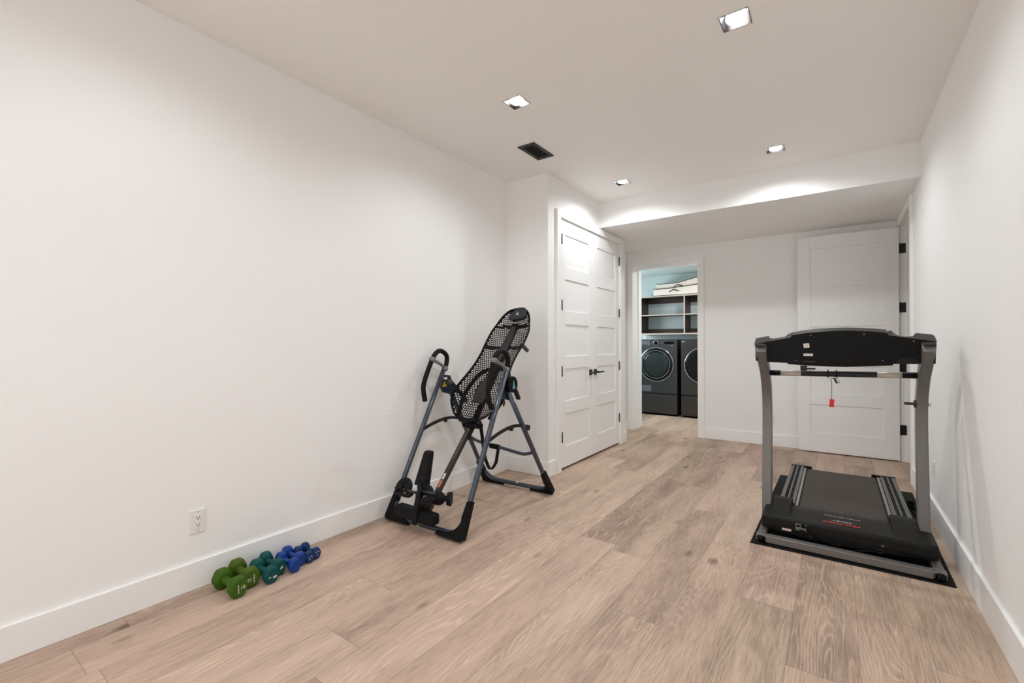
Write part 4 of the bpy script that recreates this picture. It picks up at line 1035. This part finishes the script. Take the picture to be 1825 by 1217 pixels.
# hood front fittings
yf = 3.187
def fbox(u0, v0, u1, v1, y0, y1, m2): a, b = onY(u0, v0, 3.188), onY(u1, v1, 3.188); m2.box((a.x, y0, b.z), (b.x, y1, a.z)); return m2
fbox(1393.5, 940, 1410, 947, 3.1865, 3.189, m_ := MB()); lb = m_.build('warning_label', M_LABEL, TM)
fbox(1395, 941.6, 1408.5, 943.6, 3.186, 3.1868, m_ := MB()); m_.build('warning_print', M_REDINK, lb)
fbox(1417.5, 932, 1437, 948, 3.184, 3.189, m_ := MB()); pp = m_.build('power_panel', pr('panel_gray', (0.16, 0.15, 0.145), 0.5), TM, bevel=0.002)
fbox(1419.5, 934, 1425.5, 939, 3.1825, 3.186, m_ := MB()); m_.build('power_switch', M_DARK, pp, bevel=0.001)
fbox(1424.5, 943, 1435, 947, 3.1825, 3.186, m_ := MB()); m_.build('power_socket', M_DARK, pp, bevel=0.001)
c = onY(1431.5, 936.5, 3.186); m_ = MB(); m_.cyl(c, c+Vector((0, -0.016, 0)), 0.012, seg=16); m_.build('cord_plug', M_PLAST, pp, bevel=0.003)
cord = [onY(1432.5, 937, 3.168), onY(1440, 944, 3.166), onY(1451, 955, 3.17), onY(1467, 964, 3.175), onY(1485, 971, 3.178), onY(1503, 980, 3.178)]
p_ = cord[-1]
cord += [Vector((p_.x+0.10, 3.17, 0.058)), Vector((0.25, 3.22, 0.055)), Vector((0.37, 3.30, 0.052)), Vector((0.455, 3.42, 0.035)), Vector((0.462, 3.8, 0.014)), Vector((0.455, 4.15, 0.013)), Vector((0.435, 4.30, 0.02))]
m_ = MB(); m_.tube(smooth_path(cord, 6), 0.0042, seg=8); pc = m_.build('power_cord', M_PLAST, TM)
hp = []
for k in range(60):
    a = 2*PI*k/15; hp.append(Vector((0.435+0.028*math.cos(a)*(1+0.15*math.sin(k)), 4.355+0.055*math.sin(a), 0.018+0.008*(k//15)+0.003*math.sin(a*2))))
m_ = MB(); m_.tube(hp, 0.0045, seg=8); m_.build('cord_coil', M_PLAST, pc)
c = onY(1573.5, 973, 3.188); m_ = MB(); m_.cyl(c, c+Vector((0, -0.003, 0)), 0.005, seg=14); m_.build('screw', M_GRAYPL, TM)
c = onY(1568.5, 981.5, 3.188)
m_ = MB(); m_.tube([c+Vector((0.012*math.cos(2*PI*k/16), -0.004, 0.010*math.sin(2*PI*k/16)-0.002)) for k in range(16)], 0.003, seg=8, closed=True, up=(0, 1, 0)); m_.build('latch_ring', M_BLACK, TM)
for u, v in ((1495, 970), (1445, 957)):
    c = onY(u, v, 3.19); m_ = MB(); m_.box((c.x-0.010, 3.186, c.z-0.012), (c.x+0.010, 3.20, c.z+0.008)); m_.build('clip', M_TMHOOD, TM, bevel=0.002)
# console
YB = 3.265
top_sil = [(1344.3, 612), (1347.3, 603.1), (1352, 601.8), (1370.4, 598.7), (1371.5, 601.8), (1374, 603), (1379.3, 603.1), (1399, 599.7), (1402.5, 597), (1406, 594.2), (1409, 593.7), (1411.9, 592.3), (1430, 588.8), (1448.3, 586.3), (1465, 585), (1483.8, 584.1), (1510, 583.4), (1529.7, 583.9), (1559.3, 585.4), (1579.5, 587.3), (1582, 591.3), (1583.5, 589.6), (1588.4, 589), (1594.8, 594.7), (1603.7, 598.7), (1616.5, 599.7), (1626.4, 598.7), (1632.3, 593.2), (1660.9, 595.9), (1665.8, 598.7), (1669.8, 607.5)]
blk_top = [(1346.2, 613.0), (1368.5, 608.5), (1409, 601.4), (1412, 597), (1438.5, 592.8), (1478, 589.8), (1510, 588.8), (1559.3, 590.8), (1581, 593.2), (1583, 597.2), (1626.4, 602.6), (1640, 604.6), (1668.6, 608.2)]
bot = [(1663.8, 648), (1637, 647.5), (1592, 648.5), (1591.4, 651.4), (1559.3, 652.4), (1510, 653.9), (1478, 653.4), (1438.5, 651.4), (1404.5, 649), (1403.5, 646.8), (1368.5, 645), (1350.2, 644.5)]
YR = 3.325
A = [onY(u, v, YR) for u, v in top_sil]; Bp = [onY(u, v, YB) for u, v in blk_top]; Cp = [onY(u, v, YB) for u, v in bot]
sil = [(p.x, p.z) for p in A]
lo_ = [(p.x*1.0, p.z+0.004) for p in Cp]
m_ = MB(); m_.prism([(p.x, p.z) for p in Bp]+[(p.x, p.z) for p in Cp], 'y', YB, YB+0.03); cons = m_.build('console_back', M_TMBLACK, TM, bevel=0.003)
# housing: skin joining the back plate's edge to the user-side silhouette
def resample(P, n):
    L_ = [0]
    for a, b in zip(P, P[1:]): L_.append(L_[-1]+(b-a).length)
    out = []
    for k in range(n):
        d = L_[-1]*k/(n-1)
        for q in range(len(P)-1):
            if L_[q+1] >= d-1e-9: f = (d-L_[q])/max(1e-9, L_[q+1]-L_[q]); out.append(P[q].lerp(P[q+1], f)); break
    return out
m_ = MB()
def zat(P, x):
    for a, b in zip(P, P[1:]):
        if a.x <= x <= b.x and b.x > a.x: return a.z+(b.z-a.z)*(x-a.x)/(b.x-a.x)
    return P[0].z if x < P[0].x else P[-1].z
xs_ = sorted(set([round(p.x, 4) for p in A]+[round(-0.41+0.84*k/60, 4) for k in range(61)]))
xs_ = [x for x in xs_ if A[0].x <= x <= A[-1].x]
Cs = sorted(Cp, key=lambda p: p.x)
tops = []
for x in xs_:
    xb_ = Bp[0].x+(Bp[-1].x-Bp[0].x)*(x-A[0].x)/(A[-1].x-A[0].x)
    tops.append((Vector((xb_, YB+0.006, zat(Bp, xb_)-0.001)), Vector((x, YR, zat(A, x))), Vector((x, YR+0.05, zat(A, x)-0.030)), Vector((x, YR+0.05, zat(Cs, x)+0.02)), Vector((xb_, YB+0.022, zat(Cs, xb_)+0.003))))
V = [[m_.bm.verts.new(p) for p in r] for r in tops]
for a, b in zip(V, V[1:]):
    for k in range(5): m_.face([a[k], a[(k+1) % 5], b[(k+1) % 5], b[k]])
m_.face(V[0][::-1]); m_.face(V[-1]); m_.build('console_housing', M_TMRIM, TM)
# side cheeks wrapping outside the uprights
for s_, xo in ((-1, -0.405), (1, 0.431)):
    m_ = MB(); a, b = sorted((xo, xo+s_*-0.006))
    m_.prism([(YB-0.04, 1.196), (YR+0.03, 1.205), (YR+0.03, 1.10), (YB-0.02, 1.092)], 'x', a, b); m_.build('console_cheek', M_TMBLACK, TM, bevel=0.002)
m_ = MB(); m_.box((-0.17, YR+0.045, 1.12), (0.20, YR+0.054, 1.24)); m_.build('display_panel', pr('display_face', (0.05, 0.05, 0.055), 0.3), TM, bevel=0.003)
for u, v, r in ((1445, 597.5, 4), (1489, 597, 3), (1540, 595.5, 4.5), (1628.5, 608, 4.5), (1418.5, 642, 4), (1573.5, 642.5, 4), (1492, 625.5, 2.5), (1374, 612.5, 2.5)):
    c = onY(u, v, YB); rr = r*0.00085; m_ = MB(); m_.cyl(c, c+Vector((0, -0.0015, 0)), rr, seg=14); m_.build('screw', M_GRAYPL if r > 3.5 else M_TMRIM, cons)
# labels
a, b = onY(1432.2, 612, YB), onY(1442.3, 619.7, YB); m_ = MB(); m_.box((a.x, YB-0.0008, b.z), (b.x, YB, a.z), rot=Matrix.Rotation(-0.10, 3, 'Y')); l1 = m_.build('paper_label', M_LABEL, cons)
m_ = MB(); m_.box((a.x+0.006, YB-0.0012, b.z+0.005), (b.x-0.006, YB-0.0008, a.z-0.005), rot=Matrix.Rotation(-0.10, 3, 'Y')); m_.build('label_print', M_LABEL2, l1)
a, b = onY(1432, 630, YB), onY(1448.8, 634.3, YB); m_ = MB(); m_.box((a.x, YB-0.0008, b.z), (b.x, YB, a.z)); l2 = m_.build('paper_label', M_LABEL, cons, bevel=0.0005)
m_ = MB(); m_.box((a.x+0.004, YB-0.0012, b.z+0.004), (b.x-0.004, YB-0.0008, a.z-0.004)); m_.build('label_print', M_LABEL2, l2)
a, b = onY(1430, 643.5, YB), onY(1453, 645.3, YB); m_ = MB(); m_.box((a.x, YB-0.008, b.z), (b.x, YB, a.z)); m_.build('ledge', M_TMRIM, cons, bevel=0.002)
# cylindrical fan housing on the back
c = onY(1617.5, 645, YB); m_ = MB()
prof = []
for k in range(25):
    an = PI*k/24; prof.append((c.x+0.047*math.cos(an), c.z-0.010+0.047*math.sin(an)*0.75))
m_.prism(prof, 'y', YB-0.022, YB+0.004); m_.build('fan_housing', M_TMHOOD, TM, bevel=0.003)
# crossbar with heart-rate contact plates
YX = 3.42
xa, xb = -0.352, 0.380
def zbar(x): return 1.009+(x-xa)/(xb-xa)*0.010
bar = [(xa, YX, zbar(xa)), (0.0, YX, zbar(0)), (xb, YX, zbar(xb))]
m_ = MB(); m_.tube(bar, 0.0175, seg=20); hb = m_.build('hand_bar', pr('bar_foam', (0.012, 0.013, 0.016), 0.4), TM)
for u0, u1 in ((1391.8, 1428), (1563, 1607.5)):
    a, b = onY(u0, 664, YX).x, onY(u1, 666, YX).x
    m_ = MB(); m_.tube([(a, YX, zbar(a)), (b, YX, zbar(b))], 0.0182, seg=24); m_.build('pulse_sensor', M_GRIP, hb)
# storage knob on right upright
k0 = onY(1611, 718.5, 3.47); m_ = MB(); m_.cyl((k0.x, 3.47, k0.z), (0.374, 3.47, k0.z), 0.0075, seg=14); m_.cyl((0.366, 3.47, k0.z), (0.376, 3.47, k0.z), 0.022, seg=20); m_.build('latch_pin', pr('pin_dark', (0.04, 0.032, 0.03), 0.4, 0.4), TM, bevel=0.002)
m_ = MB(); m_.cyl((0.428, 3.47, k0.z), (0.440, 3.47, k0.z), 0.009, seg=14); m_.build('bolt', M_CHROME, TM, bevel=0.002)

# safety key: clip on the bar, cord and red tag
KX, KY = onY(1482, 665, YX-0.02).x, YX-0.024
KT = thing('safety_key', (KX, KY, 0.98), 'red safety key hanging by a cord and black clip from the treadmill hand bar', 'safety key')
zc = zbar(0)
for dx in (-0.018, 0.024):
    m_ = MB(); m_.tube([Vector((KX+dx, YX+0.0225*math.cos(2*PI*k/20), zc+0.0225*math.sin(2*PI*k/20))) for k in range(20)], 0.0032, seg=8, closed=True, up=(1, 0, 0)); m_.build('cord_loop', M_STRAP, KT)
m_ = MB(); m_.tube(smooth_path([onY(1476.5, 671.5, KY), onY(1477.5, 674, KY), onY(1480.5, 675, KY), onY(1484, 674, KY), onY(1485.5, 672, KY)], 4), 0.0018, seg=8); m_.build('key_ring', M_CHROME, KT)
m_ = MB(); m_.tube([onY(1481.7, 675, KY), onY(1482.4, 690, KY), onY(1482.2, 711.5, KY)], 0.0016, seg=8); m_.build('cord', pr('cord_gray', (0.16, 0.13, 0.12), 0.7), KT)
a, b = onY(1478.2, 711, KY), onY(1486.8, 725.5, KY)
m_ = MB(); m_.box((a.x, KY-0.003, b.z), (b.x, KY+0.003, a.z), rot=Matrix.Rotation(0.06, 3, 'Y')); m_.build('key_tag', M_RED, KT, bevel=0.001)
c = onY(1490.5, 677.5, KY); rt = Matrix.Rotation(-0.42, 3, 'Y')
m_ = MB(); m_.box((c.x-0.010, KY-0.005, c.z-0.017), (c.x+0.001, KY+0.005, c.z+0.017), rot=rt, piv=c)
m_.box((c.x+0.008, KY-0.004, c.z-0.017), (c.x+0.0105, KY+0.004, c.z+0.017), rot=rt, piv=c); m_.box((c.x-0.010, KY-0.004, c.z-0.019), (c.x+0.0105, KY+0.004, c.z-0.016), rot=rt, piv=c)
m_.build('clip', M_BLACK, KT, bevel=0.001)

# area light of the added rear window, there to brighten the room
ld = bpy.data.lights.new('added_window_fill', 'AREA'); ld.shape = 'RECTANGLE'; ld.size = 2.1; ld.size_y = 1.25; ld.energy = REAR_FILL_W; ld.color = (0.93, 0.97, 1.0)
lo = bpy.data.objects.new('added_window_fill', ld); COL.objects.link(lo); lo.location = (-1.0, Y0+0.03, 1.55); lo.rotation_euler = (-PI/2, 0, PI) if False else (PI/2, 0, 0)
